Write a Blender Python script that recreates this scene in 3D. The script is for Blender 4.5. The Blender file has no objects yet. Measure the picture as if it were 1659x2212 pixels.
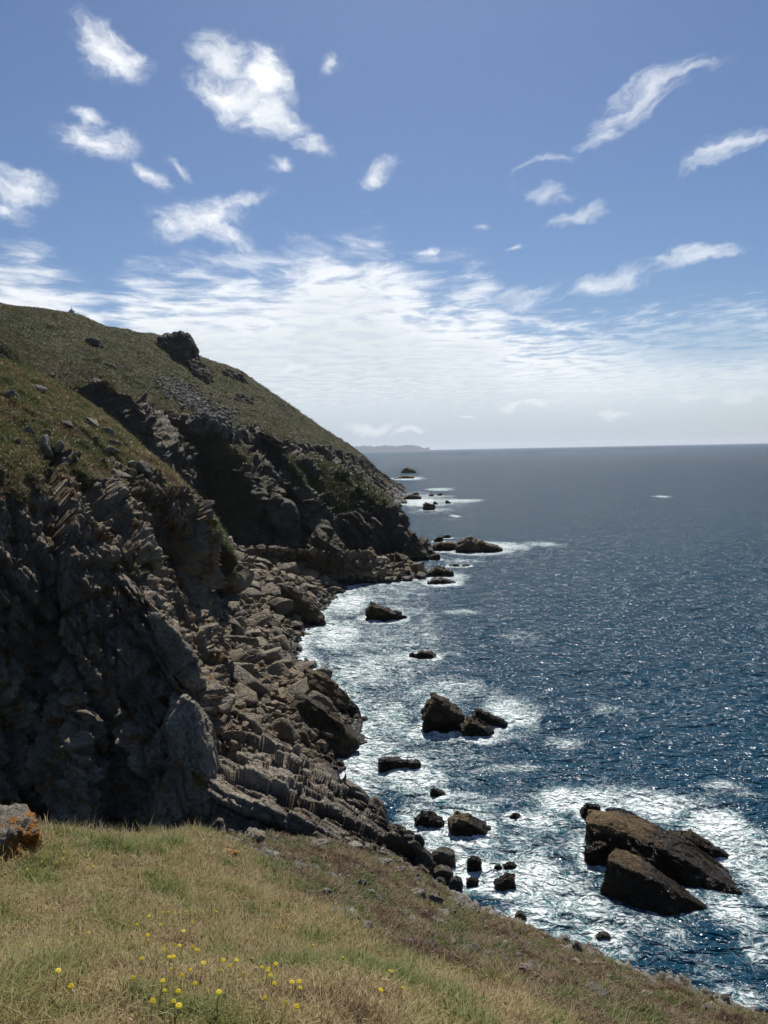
import bpy, bmesh, math, random
import numpy as np
from mathutils import Matrix, Vector
R = math.radians
rnd = random.Random(11)
rng = np.random.default_rng(5)
SC = bpy.context.scene
COL = SC.collection

# ------------------------------------------------------------------ camera model
H, PITCH, ROLL, F = 30.0, R(4.62), R(1.12), 1661.0
def ray(x, y):
    """direction (forward part 1) through a point of the 1659 x 2212 view of the photo"""
    x = np.asarray(x, float); y = np.asarray(y, float)
    xi, yi = (x - 829.5) / F, -(y - 1106.0) / F
    xl = xi * math.cos(ROLL) + yi * math.sin(ROLL)
    yl = -xi * math.sin(ROLL) + yi * math.cos(ROLL)
    return np.stack([xl, math.cos(PITCH) + yl * math.sin(PITCH), -math.sin(PITCH) + yl * math.cos(PITCH)], -1)
def at(x, y, Y):
    d = ray(x, y); return np.array([0, 0, H]) + d * (np.asarray(Y, float) / d[..., 1])[..., None]
def atz(x, y, z=0.0):
    d = ray(x, y); return np.array([0, 0, H]) + d * ((z - H) / d[..., 2])[..., None]
cam = bpy.data.objects.new('camera', bpy.data.cameras.new('camera'))
COL.objects.link(cam)
r_, u_, f_ = Vector((1, 0, 0)), Vector((0, math.sin(PITCH), math.cos(PITCH))), Vector((0, math.cos(PITCH), -math.sin(PITCH)))
cx = r_ * math.cos(ROLL) - u_ * math.sin(ROLL); cy = r_ * math.sin(ROLL) + u_ * math.cos(ROLL)
cam.matrix_world = Matrix((( cx.x, cy.x, -f_.x, 0), (cx.y, cy.y, -f_.y, 0), (cx.z, cy.z, -f_.z, H), (0, 0, 0, 1)))
cam.data.sensor_fit = 'HORIZONTAL'; cam.data.sensor_width = 36.0
cam.data.lens = 36.0 * F / 1659.0
cam.data.clip_start = 0.05; cam.data.clip_end = 60000
SC.camera = cam

# ------------------------------------------------------------------ numpy noise
def _h(ix, iy, iz, s):
    h = (ix.astype(np.int64) * 374761393 + iy.astype(np.int64) * 668265263 + iz.astype(np.int64) * 2147483647 + s * 974634777) & 0xffffffff
    h = ((h ^ (h >> 13)) * 1274126177) & 0xffffffff
    h = ((h ^ (h >> 16)) * 2246822519) & 0xffffffff
    return (h ^ (h >> 15)) & 0xffffffff
def _hf(h, k):
    h = ((h + k * 2654435769) * 2246822519) & 0xffffffff
    h = ((h ^ (h >> 15)) * 3266489917) & 0xffffffff
    return ((h ^ (h >> 14)) & 0xffffff) / 16777215.0
def perlin(P, s=0):
    I = np.floor(P); f = P - I; I = I.astype(np.int64)
    w = f * f * f * (f * (f * 6 - 15) + 10)
    out = np.zeros(len(P))
    for dx in (0, 1):
        wx = w[:, 0] if dx else 1 - w[:, 0]
        for dy in (0, 1):
            wy = w[:, 1] if dy else 1 - w[:, 1]
            for dz in (0, 1):
                wz = w[:, 2] if dz else 1 - w[:, 2]
                h = _h(I[:, 0] + dx, I[:, 1] + dy, I[:, 2] + dz, s)
                g = ((h & 1023) / 511.5 - 1) * (f[:, 0] - dx) + (((h >> 10) & 1023) / 511.5 - 1) * (f[:, 1] - dy) + (((h >> 20) & 1023) / 511.5 - 1) * (f[:, 2] - dz)
                out += wx * wy * wz * g
    return out * 1.3
def fbm(P, oct=4, s=0, lac=2.03, gain=.5, ridged=False):
    a, t, o = 1.0, 0.0, np.zeros(len(P))
    for k in range(oct):
        n = perlin(P * lac ** k + 17.3 * k, s + k)
        o += a * ((1 - 2 * np.abs(n)) if ridged else n); t += a; a *= gain
    return o / t
def worley(P, s=0):
    I = np.floor(P).astype(np.int64); n = len(P)
    F1 = np.full(n, 9.); F2 = np.full(n, 9.); best = np.zeros(n, np.int64); D = np.zeros((n, 3))
    for dx in (-1, 0, 1):
        for dy in (-1, 0, 1):
            for dz in (-1, 0, 1):
                c = I + np.array([dx, dy, dz])
                h = _h(c[:, 0], c[:, 1], c[:, 2], s)
                pt = c + .5 + .8 * (np.stack([_hf(h, 1), _hf(h, 2), _hf(h, 3)], 1) - .5)
                d = P - pt; r = np.sqrt((d * d).sum(1))
                nr = r < F1
                F2 = np.where(nr, F1, np.minimum(F2, r))
                F1 = np.where(nr, r, F1); best = np.where(nr, h, best); D[nr] = d[nr]
    return F1, F2, best, D
def facets(P, s=0, tilt=1.0):
    """blocky rock: every cell has an offset and a tilted face of its own; second value marks the cracks"""
    F1, F2, h, D = worley(P, s)
    g = np.stack([_hf(h, 5), _hf(h, 6), _hf(h, 7)], 1) - .5
    return (_hf(h, 4) - .5) + tilt * 1.4 * (g * D).sum(1), np.exp(-(F2 - F1) / .07)
def aniso(axis, stretch, P):
    """coordinates squeezed along axis, so that cells come out stretched along it"""
    a = np.array(axis, float); a /= np.linalg.norm(a)
    t = P @ a
    return P + np.outer(t, a) * (1.0 / stretch - 1)
def strata(P, n, spacing, s=0, warp=.5, run=4.0):
    """stepped layers: saw-toothed across n, every layer broken into lengths that stand out by different amounts"""
    n = np.array(n, float); n /= np.linalg.norm(n); a = np.cross(n, (.31, .87, .38)); a /= np.linalg.norm(a); b = np.cross(n, a)
    t = P @ n / spacing + warp * fbm(P / (spacing * 5), 3, s)
    k = np.floor(t); f = t - k
    ra = np.floor(P @ a / (spacing * run) + _hf(_h(k.astype(np.int64), k.astype(np.int64) * 0, k.astype(np.int64) * 0, s + 7), 1) * 9 + .5 * fbm(P / (spacing * 2), 2, s + 3))
    rb = np.floor(P @ b / (spacing * run) + _hf(_h(k.astype(np.int64), k.astype(np.int64) * 0, k.astype(np.int64) * 0, s + 8), 2) * 9 + .5 * fbm(P / (spacing * 2), 2, s + 4))
    h = _h(k.astype(np.int64), ra.astype(np.int64), rb.astype(np.int64), s)
    return (_hf(h, 3) - .5) + (f - .5) * (.4 + .9 * _hf(h, 4)) - .35 * np.exp(-np.minimum(f, 1 - f) / .06)
def sstep(a, b, x):
    t = np.clip((x - a) / (b - a), 0, 1); return t * t * (3 - 2 * t)

# ------------------------------------------------------------------ mesh helpers
def tag(o, label=None, cat=None, group=None, kind=None):
    if label: o['label'] = label
    if cat: o['category'] = cat
    if group: o['group'] = group
    if kind: o['kind'] = kind
    return o
def mesh_np(name, V, Fc, mat, parent=None, smooth=True, attrs=None, cols=None):
    """V (n,3); Fc (m,3) or (m,4)"""
    me = bpy.data.meshes.new(name)
    V = np.ascontiguousarray(V, np.float32); Fc = np.ascontiguousarray(Fc, np.int32)
    m, k = Fc.shape
    me.vertices.add(len(V)); me.vertices.foreach_set('co', V.ravel())
    me.loops.add(m * k); me.loops.foreach_set('vertex_index', Fc.ravel())
    me.polygons.add(m); me.polygons.foreach_set('loop_start', np.arange(0, m * k, k, dtype=np.int32))
    me.polygons.foreach_set('use_smooth', np.full(m, smooth, bool))
    me.update(calc_edges=True); me.validate()
    for a, v in (attrs or {}).items():
        at_ = me.attributes.new(a, 'FLOAT', 'POINT'); at_.data.foreach_set('value', np.ascontiguousarray(v, np.float32))
    if cols is not None:
        ca = me.attributes.new('col', 'FLOAT_COLOR', 'POINT')
        ca.data.foreach_set('color', np.ascontiguousarray(np.concatenate([cols, np.ones((len(cols), 1))], 1), np.float32).ravel())
    me.materials.append(mat)
    o = bpy.data.objects.new(name, me); COL.objects.link(o)
    if parent: o.parent = parent
    return o
def grid_faces(nu, nv, flip=False):
    i = np.arange(nu * nv).reshape(nu, nv)
    q = np.stack([i[:-1, :-1], i[1:, :-1], i[1:, 1:], i[:-1, 1:]], -1).reshape(-1, 4)
    return q[:, ::-1] if flip else q
def _cr(C, n, lin=0.0):
    """Catmull-Rom along axis 0 with chord-length spacing, n samples"""
    L = np.concatenate([[0], np.cumsum(np.maximum(np.sqrt((np.diff(C, axis=0) ** 2).sum(-1)).mean(1), 1e-3))])
    m = np.zeros_like(C); dt = np.diff(L)[:, None, None]; dl = np.diff(C, axis=0) / dt
    m[0], m[-1] = dl[0], dl[-1]
    m[1:-1] = (dl[:-1] * dt[1:] + dl[1:] * dt[:-1]) / (dt[1:] + dt[:-1])
    t = np.linspace(0, L[-1], n); k = np.clip(np.searchsorted(L, t, 'right') - 1, 0, len(L) - 2)
    h = (L[k + 1] - L[k])[:, None, None]; s = ((t - L[k]) / (L[k + 1] - L[k]))[:, None, None]
    cr = ((2 * s**3 - 3 * s**2 + 1) * C[k] + (s**3 - 2 * s**2 + s) * h * m[k] + (-2 * s**3 + 3 * s**2) * C[k + 1] + (s**3 - s**2) * h * m[k + 1])
    return cr * (1 - lin) + lin * ((1 - s) * C[k] + s * C[k + 1])
def loft(C, nu, nv, lin=0.0):
    C = np.array(C, float)
    A = _cr(C, nu, lin)
    return _cr(A.transpose(1, 0, 2), nv).transpose(1, 0, 2)          # (nu, nv, 3)
def gnormals(G, out=None):
    n = np.cross(np.gradient(G, axis=0), np.gradient(G, axis=1))
    n /= np.maximum(np.linalg.norm(n, axis=-1, keepdims=True), 1e-9)
    return n
def smooth_grid(A, k):
    for _ in range(k):
        B = np.pad(A, ((1, 1), (1, 1)) + ((0, 0),) * (A.ndim - 2), mode='edge')
        A = (B[:-2, 1:-1] + B[2:, 1:-1] + B[1:-1, :-2] + B[1:-1, 2:] + 2 * A) / 6
    return A

# ------------------------------------------------------------------ shader helpers
def nd(nt, typ, ins=None, **props):
    n = nt.nodes.new('ShaderNode' + typ)
    for k, v in props.items(): setattr(n, k, v)
    for k, v in (ins or {}).items():
        s = n.inputs[k]
        if isinstance(v, bpy.types.NodeSocket): nt.links.new(v, s)
        else: s.default_value = v
    return n
def c4(c): return (c[0], c[1], c[2], 1.0)
def MA(nt, op, a, b=0.0, c=0.0, clamp=False):
    return nd(nt, 'Math', {0: a, 1: b, 2: c}, operation=op, use_clamp=clamp).outputs[0]
def VM(nt, op, a, b=(0, 0, 0)):
    return nd(nt, 'VectorMath', {0: a, 1: b}, operation=op).outputs[0]
def MIX(nt, f, a, b, blend='MIX'):
    a = c4(a) if isinstance(a, tuple) else a; b = c4(b) if isinstance(b, tuple) else b
    return nd(nt, 'Mix', {0: f, 6: a, 7: b}, data_type='RGBA', blend_type=blend).outputs[2]
def MIXF(nt, f, a, b):
    return nd(nt, 'Mix', {0: f, 2: a, 3: b}, data_type='FLOAT').outputs[0]
def NO(nt, vec, scale, detail=4, rough=.55, dist=0.0):
    return nd(nt, 'TexNoise', {'Vector': vec, 'Scale': scale, 'Detail': detail, 'Roughness': rough, 'Distortion': dist}).outputs[0]
def SS(nt, v, a, b, lo=0.0, hi=1.0):
    return nd(nt, 'MapRange', {0: v, 1: a, 2: b, 3: lo, 4: hi}, interpolation_type='SMOOTHSTEP').outputs[0]
def RAMP(nt, f, stops, interp='LINEAR'):
    n = nd(nt, 'ValToRGB', {0: f}); cr = n.color_ramp; cr.interpolation = interp
    while len(cr.elements) < len(stops): cr.elements.new(0.5)
    for e, (p, c) in zip(cr.elements, stops): e.position = p; e.color = c4(c) if len(c) == 3 else c
    return n.outputs[0]
def mat_new(name):
    m = bpy.data.materials.new(name); m.use_nodes = True; nt = m.node_tree
    nt.nodes.clear()
    return m, nt, nd(nt, 'OutputMaterial')

def rock_mat(name, dark, light, lichen=0.0, lichen_c=(.30, .15, .03), pale=0.0, palec=(.30, .285, .25), wet=True, tide_shade=(.022, .019, .015), scale=1.0, veg=None, wet_shade_z=1.2, perobj=False, bump=1.0, brownc=(.085, .058, .03), brown=.5, gloss=.75, spec=.18, wet_shade_lo=.45, wet_shade_n=3.0):
    m, nt, out = mat_new(name)
    tc = nd(nt, 'TexCoord'); P = tc.outputs['Object']
    gp = nd(nt, 'NewGeometry').outputs['Position']
    if perobj:
        oi = nd(nt, 'ObjectInfo')
        P = VM(nt, 'ADD', P, nd(nt, 'CombineXYZ', {0: MA(nt, 'MULTIPLY', oi.outputs['Random'], 91.0), 1: MA(nt, 'MULTIPLY', oi.outputs['Random'], 37.0)}).outputs[0])
    n1 = NO(nt, P, .22 * scale, 6, .6); n2 = NO(nt, P, 1.6 * scale, 6, .65); n3 = NO(nt, P, 9 * scale, 4, .7)
    v = MA(nt, 'ADD', MA(nt, 'MULTIPLY', n1, .5), MA(nt, 'ADD', MA(nt, 'MULTIPLY', n2, .35), MA(nt, 'MULTIPLY', n3, .25)))
    col = RAMP(nt, v, [(.36, dark), (.56, tuple(.5 * (a + b) for a, b in zip(dark, light))), (.72, light)])
    col = MIX(nt, MA(nt, 'MULTIPLY', SS(nt, NO(nt, VM(nt, 'ADD', P, (31, 7, 3)), .5 * scale, 5, .6), .45, .68), brown), col, brownc)
    if pale:
        col = MIX(nt, MA(nt, 'MULTIPLY', SS(nt, NO(nt, VM(nt, 'ADD', P, (5, 51, 3)), 1.1 * scale, 6, .7), .54, .60), pale), col, palec)
    if lichen:
        lf = MA(nt, 'MULTIPLY', SS(nt, NO(nt, VM(nt, 'ADD', P, (3, 9, 77)), .8 * scale, 7, .72), .60 - .10 * lichen, .67 - .10 * lichen), min(1, lichen * 1.3))
        col = MIX(nt, lf, col, MIX(nt, n3, lichen_c, tuple(c * .45 for c in lichen_c)))
    if perobj:
        col = MIX(nt, 1.0, col, RAMP(nt, oi.outputs['Random'], [(0, (.55, .54, .53)), (.3, (.95, .92, .86)), (.55, (1.25, 1.12, .95)), (.8, (.75, .75, .74)), (1, (1.35, 1.3, 1.2))]), 'MULTIPLY')
    rough = gloss
    if wet:
        z = nd(nt, 'SeparateXYZ', {0: gp}).outputs[2]
        wz = MA(nt, 'ADD', z, MA(nt, 'MULTIPLY', MA(nt, 'SUBTRACT', n1, .5), wet_shade_n))
        wf = SS(nt, wz, wet_shade_z, wet_shade_z * wet_shade_lo, 0, 1)
        col = MIX(nt, MA(nt, 'MULTIPLY', wf, .85), col, tide_shade)
        rough = MA(nt, 'SUBTRACT', gloss, MA(nt, 'MULTIPLY', wf, .38))
    vc = nd(nt, 'TexVoronoi', {'Vector': VM(nt, 'ADD', P, VM(nt, 'SCALE', nd(nt, 'TexNoise', {'Vector': P, 'Scale': 2 * scale, 'Detail': 3}).outputs[1])), 'Scale': 1.5 * scale}, feature='DISTANCE_TO_EDGE').outputs[0]
    hb = MA(nt, 'ADD', MA(nt, 'MULTIPLY', n2, .5), MA(nt, 'ADD', MA(nt, 'MULTIPLY', n3, .16), MA(nt, 'MULTIPLY', SS(nt, vc, 0, .07), .18)))
    hb = MA(nt, 'ADD', hb, MA(nt, 'MULTIPLY', NO(nt, P, 32 * scale, 3, .7), .05))
    if veg:
        at_ = nd(nt, 'Attribute', attribute_name='veg').outputs['Fac']
        g1 = NO(nt, gp, veg.get('s', .12), 5, .6); g2 = NO(nt, gp, veg.get('s', .12) * 7, 5, .65)
        gc = RAMP(nt, MA(nt, 'ADD', MA(nt, 'MULTIPLY', g1, .6), MA(nt, 'MULTIPLY', g2, .4)), veg['ramp'])
        vf = SS(nt, MA(nt, 'ADD', at_, MA(nt, 'MULTIPLY', MA(nt, 'SUBTRACT', n2, .5), .5)), .42, .58)
        col = MIX(nt, vf, col, gc)
        hb = MA(nt, 'ADD', hb, MA(nt, 'MULTIPLY', MA(nt, 'MULTIPLY', g2, vf), 1.2))
        rough = MA(nt, 'MAXIMUM', rough, MA(nt, 'MULTIPLY', vf, .95))
    bp = nd(nt, 'Bump', {'Strength': .9 * bump, 'Distance': .55 / scale, 'Height': hb})
    bs = nd(nt, 'BsdfPrincipled', {'Base Color': col, 'Roughness': rough, 'Specular IOR Level': spec, 'Normal': bp.outputs[0]})
    nt.links.new(bs.outputs[0], out.inputs[0])
    return m
def leaf_mat(name, trans=.35):
    m, nt, out = mat_new(name)
    a = nd(nt, 'Attribute', attribute_name='col').outputs['Color']
    d = nd(nt, 'BsdfPrincipled', {'Base Color': a, 'Roughness': .6, 'Specular IOR Level': .25})
    t = nd(nt, 'BsdfTranslucent', {'Color': a})
    nt.links.new(nd(nt, 'MixShader', {0: trans, 1: d.outputs[0], 2: t.outputs[0]}).outputs[0], out.inputs[0])
    return m
def flat_mat(name, c, rough=.7, trans=0.0, spec=.3):
    m, nt, out = mat_new(name)
    n = NO(nt, nd(nt, 'TexCoord').outputs['Object'], 40, 3)
    col = MIX(nt, n, tuple(x * .75 for x in c), tuple(min(1, x * 1.15) for x in c))
    d = nd(nt, 'BsdfPrincipled', {'Base Color': col, 'Roughness': rough, 'Specular IOR Level': spec})
    o = d.outputs[0]
    if trans: o = nd(nt, 'MixShader', {0: trans, 1: o, 2: nd(nt, 'BsdfTranslucent', {'Color': col}).outputs[0]}).outputs[0]
    nt.links.new(o, out.inputs[0]); return m

FAR_VEG = [(.36, (.040, .034, .016)), (.46, (.060, .058, .022)), (.56, (.085, .088, .032)), (.66, (.120, .105, .045))]
M_FAR = rock_mat('headland_rock', (.036, .030, .021), (.13, .108, .076), scale=.28, lichen=.25, lichen_c=(.13, .10, .05), pale=.15, veg=dict(s=.05, ramp=FAR_VEG), wet_shade_z=5.0, brown=.5)
NEAR_VEG = [(.36, (.050, .038, .018)), (.48, (.075, .062, .028)), (.58, (.080, .085, .030)), (.7, (.17, .14, .065))]
M_CLIFF = rock_mat('cliff_rock', (.085, .069, .050), (.315, .265, .20), scale=.8, lichen=.7, lichen_c=(.19, .10, .022), pale=.12, veg=dict(s=.25, ramp=NEAR_VEG), wet=False, brown=.6)
M_SHELF = rock_mat('shelf_rock', (.13, .106, .077), (.37, .318, .245), scale=.9, lichen=.15, pale=.25, wet_shade_z=5.5, tide_shade=(.045, .034, .022), brown=.45, gloss=.6)
M_SLAB = rock_mat('slab_rock', (.03, .023, .014), (.17, .13, .075), scale=1.0, perobj=True, lichen=.35, lichen_c=(.20, .15, .06), wet_shade_z=2.15, wet_shade_lo=.8, wet_shade_n=1.0, tide_shade=(.007, .006, .005), brownc=(.10, .07, .032), brown=.7, gloss=.6, spec=.1)  # black tide band raised to paint the slabs' front shade, leaving tops brown
M_SUNLIT_PALE = rock_mat('sunlit_pale_rock', (.12, .103, .078), (.36, .322, .26), scale=.9, pale=.3, palec=(.46, .43, .37), lichen=.4, lichen_c=(.22, .13, .04), wet=False, brown=.15)  # paler cliff rock; sunlight on the buttress is put into this colour
M_BOULDER = rock_mat('boulder_rock', (.082, .068, .049), (.235, .202, .153), scale=.8, perobj=True, lichen=.12, wet_shade_z=1.6, brownc=(.14, .098, .055), brown=.35, gloss=.65)
M_SEA_ROCK = rock_mat('sea_rock', (.014, .011, .007), (.15, .115, .066), scale=1.0, perobj=True, lichen=.25, lichen_c=(.17, .13, .05), wet_shade_z=1.7, tide_shade=(.007, .006, .005), brownc=(.085, .058, .027), brown=.7, gloss=.6, spec=.12)
M_BEACH = rock_mat('beach_shingle', (.035, .028, .02), (.11, .09, .062), scale=1.6, wet_shade_z=1.6)
M_OUTCROP = rock_mat('lichen_rock', (.12, .115, .10), (.40, .385, .35), scale=3.0, perobj=True, lichen=.35, lichen_c=(.34, .15, .025), pale=.6, wet=False, brown=.25)
M_OUTCROP_ORANGE = rock_mat('orange_lichen_rock', (.14, .125, .10), (.42, .39, .34), scale=3.0, perobj=True, lichen=1.5, lichen_c=(.46, .19, .02), pale=.7, wet=False, brown=.45, brownc=(.30, .13, .03))
GRASS_VEG = [(.36, (.045, .034, .018)), (.48, (.085, .066, .033)), (.58, (.075, .075, .028)), (.7, (.17, .13, .07))]
M_GROUND = rock_mat('hill_ground', (.12, .11, .09), (.34, .32, .28), scale=2.5, lichen=.3, pale=.5, wet=False, veg=dict(s=.8, ramp=GRASS_VEG), bump=.8)
M_LEAF = leaf_mat('grass_blades', .4)
M_HEATH = leaf_mat('heath_leaves', .25)

# ------------------------------------------------------------------ sun and sky
AZ, EL = R(3.0), R(50.0)
SUNV = Vector((math.sin(AZ) * math.cos(EL), math.cos(AZ) * math.cos(EL), math.sin(EL)))
sun = bpy.data.objects.new('sun', bpy.data.lights.new('sun', 'SUN')); COL.objects.link(sun)
sun.data.energy = 5.0; sun.data.angle = R(.53); sun.data.color = (1.0, .955, .88)
sun.rotation_euler = SUNV.to_track_quat('Z', 'Y').to_euler()

W = bpy.data.worlds.new('World'); SC.world = W; W.use_nodes = True
nt = W.node_tree; nt.nodes.clear()
wo = nd(nt, 'OutputWorld')
sky = nd(nt, 'TexSky', sky_type='NISHITA', sun_disc=False, sun_elevation=EL, sun_rotation=AZ, altitude=0, air_density=1.0, dust_density=.35, ozone_density=3.5)
DIR = nd(nt, 'TexCoord').outputs['Generated']
sx = nd(nt, 'SeparateXYZ', {0: DIR})
dy = MA(nt, 'MAXIMUM', sx.outputs[1], .02); dz = MA(nt, 'MAXIMUM', sx.outputs[2], .012)
gp_, gq_ = MA(nt, 'DIVIDE', sx.outputs[0], dy), MA(nt, 'DIVIDE', sx.outputs[2], dy)
G2 = nd(nt, 'CombineXYZ', {0: gp_, 1: gq_}).outputs[0]
warpn = nd(nt, 'TexNoise', {'Vector': G2, 'Scale': 9.0, 'Detail': 4, 'Roughness': .6}).outputs[1]
GW = VM(nt, 'ADD', G2, VM(nt, 'MULTIPLY', VM(nt, 'SUBTRACT', warpn, (.5, .5, .5)), (.10, .075, 0)))
fine = NO(nt, VM(nt, 'MULTIPLY', nd(nt, 'VectorRotate', {'Vector': GW, 'Angle': R(25)}, rotation_type='Z_AXIS').outputs[0], (26, 44, 1)), 1.0, 7, .66)
streak = NO(nt, VM(nt, 'MULTIPLY', nd(nt, 'VectorRotate', {'Vector': GW, 'Angle': R(-24)}, rotation_type='Z_AXIS').outputs[0], (14, 52, 1)), 1.0, 6, .6)
def gn(x, y):
    d = ray(x, y); return d[0] / d[1], d[2] / d[1]
# x, y, half length, half height, tilt (deg, anticlockwise), strength, kind (0 puff, 1 wisp)
PUFFS = [(235, 110, 95, 42, -30, 1.0, 0), (205, 135, 45, 34, -10, .55, 0), (478, 120, 75, 48, -35, 1.15, 0), (560, 160, 62, 75, 30, 1.1, 0), (520, 205, 110, 52, -20, 1.1, 0), (585, 232, 75, 60, -25, 1.15, 0), (665, 305, 60, 24, -22, .65, 0),
         (190, 250, 60, 22, -20, .8, 0), (205, 305, 95, 44, -14, .9, 0), (320, 375, 48, 26, -35, .75, 0), (380, 345, 40, 16, -35, .6, 0), (45, 395, 80, 48, -28, 1.05, 0), (20, 440, 60, 40, -10, .6, 0),
         (430, 460, 125, 50, 4, .95, 0), (510, 430, 90, 26, 8, .8, 0), (480, 500, 90, 40, -28, .75, 0), (810, 366, 55, 24, 12, .8, 0), (712, 140, 30, 30, -30, .6, 0), (610, 352, 34, 18, 10, .5, 0),
         (1395, 195, 150, 42, 24, .86, 1), (1275, 285, 75, 24, 18, .75, 1), (1510, 150, 90, 18, 16, .6, 1), (1570, 320, 110, 26, 24, .85, 1), (1640, 300, 50, 22, 24, .7, 1), (1245, 470, 80, 18, 12, .8, 1), (1180, 415, 70, 30, -15, .55, 1), (1170, 350, 60, 16, 16, .45, 1),
         (1495, 555, 115, 24, 16, .8, 1), (1330, 610, 120, 26, 14, .85, 1), (1110, 640, 110, 36, 10, .8, 1), (920, 535, 45, 14, 8, .7, 0), (1125, 520, 24, 8, 10, .6, 0), (1050, 485, 24, 8, 10, .5, 0)]
mks = [None, None]
for (x, y, a, b, rot, st, kind) in PUFFS:
    p, q = gn(x, y)
    v = nd(nt, 'Mapping', {'Vector': GW, 'Location': (p, q, 0), 'Rotation': (0, 0, R(rot)), 'Scale': (a * 1.25 / F, b * 1.25 / F, 1)}, vector_type='TEXTURE').outputs[0]
    mk = MA(nt, 'MULTIPLY', nd(nt, 'TexGradient', {'Vector': v}, gradient_type='SPHERICAL').outputs[1], st)
    mks[kind] = mk if mks[kind] is None else MA(nt, 'MAXIMUM', mks[kind], mk)
dens = MA(nt, 'MULTIPLY', SS(nt, MA(nt, 'ADD', mks[0], MA(nt, 'MULTIPLY', MA(nt, 'SUBTRACT', fine, .56), 1.85)), -.14, 1.02), SS(nt, mks[0], 0, .46))
dens = MA(nt, 'MAXIMUM', dens, MA(nt, 'MULTIPLY', SS(nt, MA(nt, 'ADD', mks[1], MA(nt, 'MULTIPLY', MA(nt, 'SUBTRACT', streak, .54), 1.7)), .0, .85), MA(nt, 'MULTIPLY', SS(nt, mks[1], 0, .3), .62)))
# the sheet of high cloud over the horizon: on a plane overhead, so it foreshortens towards the horizon
CP = nd(nt, 'CombineXYZ', {0: MA(nt, 'DIVIDE', sx.outputs[0], dz), 1: MA(nt, 'DIVIDE', sx.outputs[1], dz)}).outputs[0]
cw = nd(nt, 'TexNoise', {'Vector': CP, 'Scale': .5, 'Detail': 4}).outputs[1]
CPW = VM(nt, 'ADD', CP, VM(nt, 'MULTIPLY', VM(nt, 'SUBTRACT', cw, (.5, .5, .5)), (1.2, 1.2, 0)))
rip = MIXF(nt, SS(nt, gq_, .015, .07), .5, NO(nt, VM(nt, 'MULTIPLY', CPW, (2.0, 1.5, 1)), 1.9, 6, .6))
rip2 = MIXF(nt, SS(nt, gq_, .015, .07), .5, NO(nt, VM(nt, 'MULTIPLY', CPW, (.6, .5, 1)), .7, 4, .55))
edge = [(-100, 500), (60, 515), (170, 590), (230, 625), (290, 560), (420, 545), (560, 545), (680, 500), (800, 505), (890, 560), (960, 590), (1040, 585), (1120, 645), (1250, 665), (1400, 668), (1560, 650), (1760, 640)]
stops = []
for (x, y) in edge:
    p, q = gn(x, y); stops.append(((p + .6) / 1.2, (q * 2,) * 3))
qe = MA(nt, 'MULTIPLY', RAMP(nt, MA(nt, 'DIVIDE', MA(nt, 'ADD', gp_, .6), 1.2), stops, 'EASE'), .5)
bd = MA(nt, 'SUBTRACT', qe, gq_)
bd = MA(nt, 'ADD', bd, MA(nt, 'MULTIPLY', MA(nt, 'SUBTRACT', rip, .5), .16))
bd = MA(nt, 'ADD', bd, MA(nt, 'MULTIPLY', MA(nt, 'SUBTRACT', rip2, .5), .12))
body = SS(nt, bd, -.015, .085)
right = SS(nt, gp_, .20, .62, 1.0, .6)
body = MA(nt, 'MULTIPLY', body, MA(nt, 'MULTIPLY', right, SS(nt, MA(nt, 'ADD', MA(nt, 'ADD', MA(nt, 'MULTIPLY', rip, .8), MA(nt, 'MULTIPLY', rip2, .2)), MA(nt, 'MULTIPLY', bd, 4.0)), .30, .80, .40, .94)))
# gap of clearer sky low on the right
gpp, gqq = gn(1560, 745)
gv = nd(nt, 'VectorMath', {0: VM(nt, 'MULTIPLY', VM(nt, 'SUBTRACT', GW, (gpp, gqq, 0)), (5.0, 22, 0))}, operation='LENGTH').outputs['Value']
body = MA(nt, 'MULTIPLY', body, SS(nt, gv, .2, 1.2, .35, 1.0))
dens = MA(nt, 'MAXIMUM', dens, body)
low = SS(nt, gq_, .0, .085, 1, 0)                                # grey layer near the horizon
bank = SS(nt, bd, .03, .16)
ccol = MIX(nt, bank, (.93, .95, .97), (.70, .745, .775))
ccol = MIX(nt, low, ccol, (.46, .53, .60))
ccol = MIX(nt, MA(nt, 'MULTIPLY', SS(nt, rip, .38, .60, 1, 0), .42), ccol, (.42, .50, .60))
puffl = None
for (x, y, a, b) in [(1108, 883, 26, 7), (1152, 881, 26, 8), (1320, 882, 36, 9), (1000, 893, 24, 5), (1600, 868, 60, 10), (1500, 850, 40, 10), (800, 922, 50, 12), (870, 935, 40, 9), (635, 808, 40, 10)]:
    p, q = gn(x, y)
    l = nd(nt, 'VectorMath', {0: VM(nt, 'MULTIPLY', VM(nt, 'SUBTRACT', GW, (p, q + .001, 0)), (F / a / 1.3, F / b / 1.3, 0))}, operation='LENGTH').outputs['Value']
    d = SS(nt, MA(nt, 'ADD', MA(nt, 'SUBTRACT', 1.0, l), MA(nt, 'MULTIPLY', MA(nt, 'SUBTRACT', fine, .5), 1.0)), .1, .8)
    puffl = d if puffl is None else MA(nt, 'MAXIMUM', puffl, d)
ccol = MIX(nt, MA(nt, 'MULTIPLY', puffl, .55), ccol, (.80, .83, .86))
hz = SS(nt, gq_, .0, .07, .55, 0)
dens = MA(nt, 'MAXIMUM', dens, hz)
SKY_STR = .057
skyc = MIX(nt, 1.0, sky.outputs[0], (SKY_STR * .93, SKY_STR * 1.0, SKY_STR * 1.13), 'MULTIPLY')
fin = MIX(nt, MA(nt, 'MULTIPLY', dens, 1.0, clamp=True), skyc, ccol)
nt.links.new(nd(nt, 'Background', {0: fin, 1: 1.0}).outputs[0], wo.inputs[0])

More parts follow.
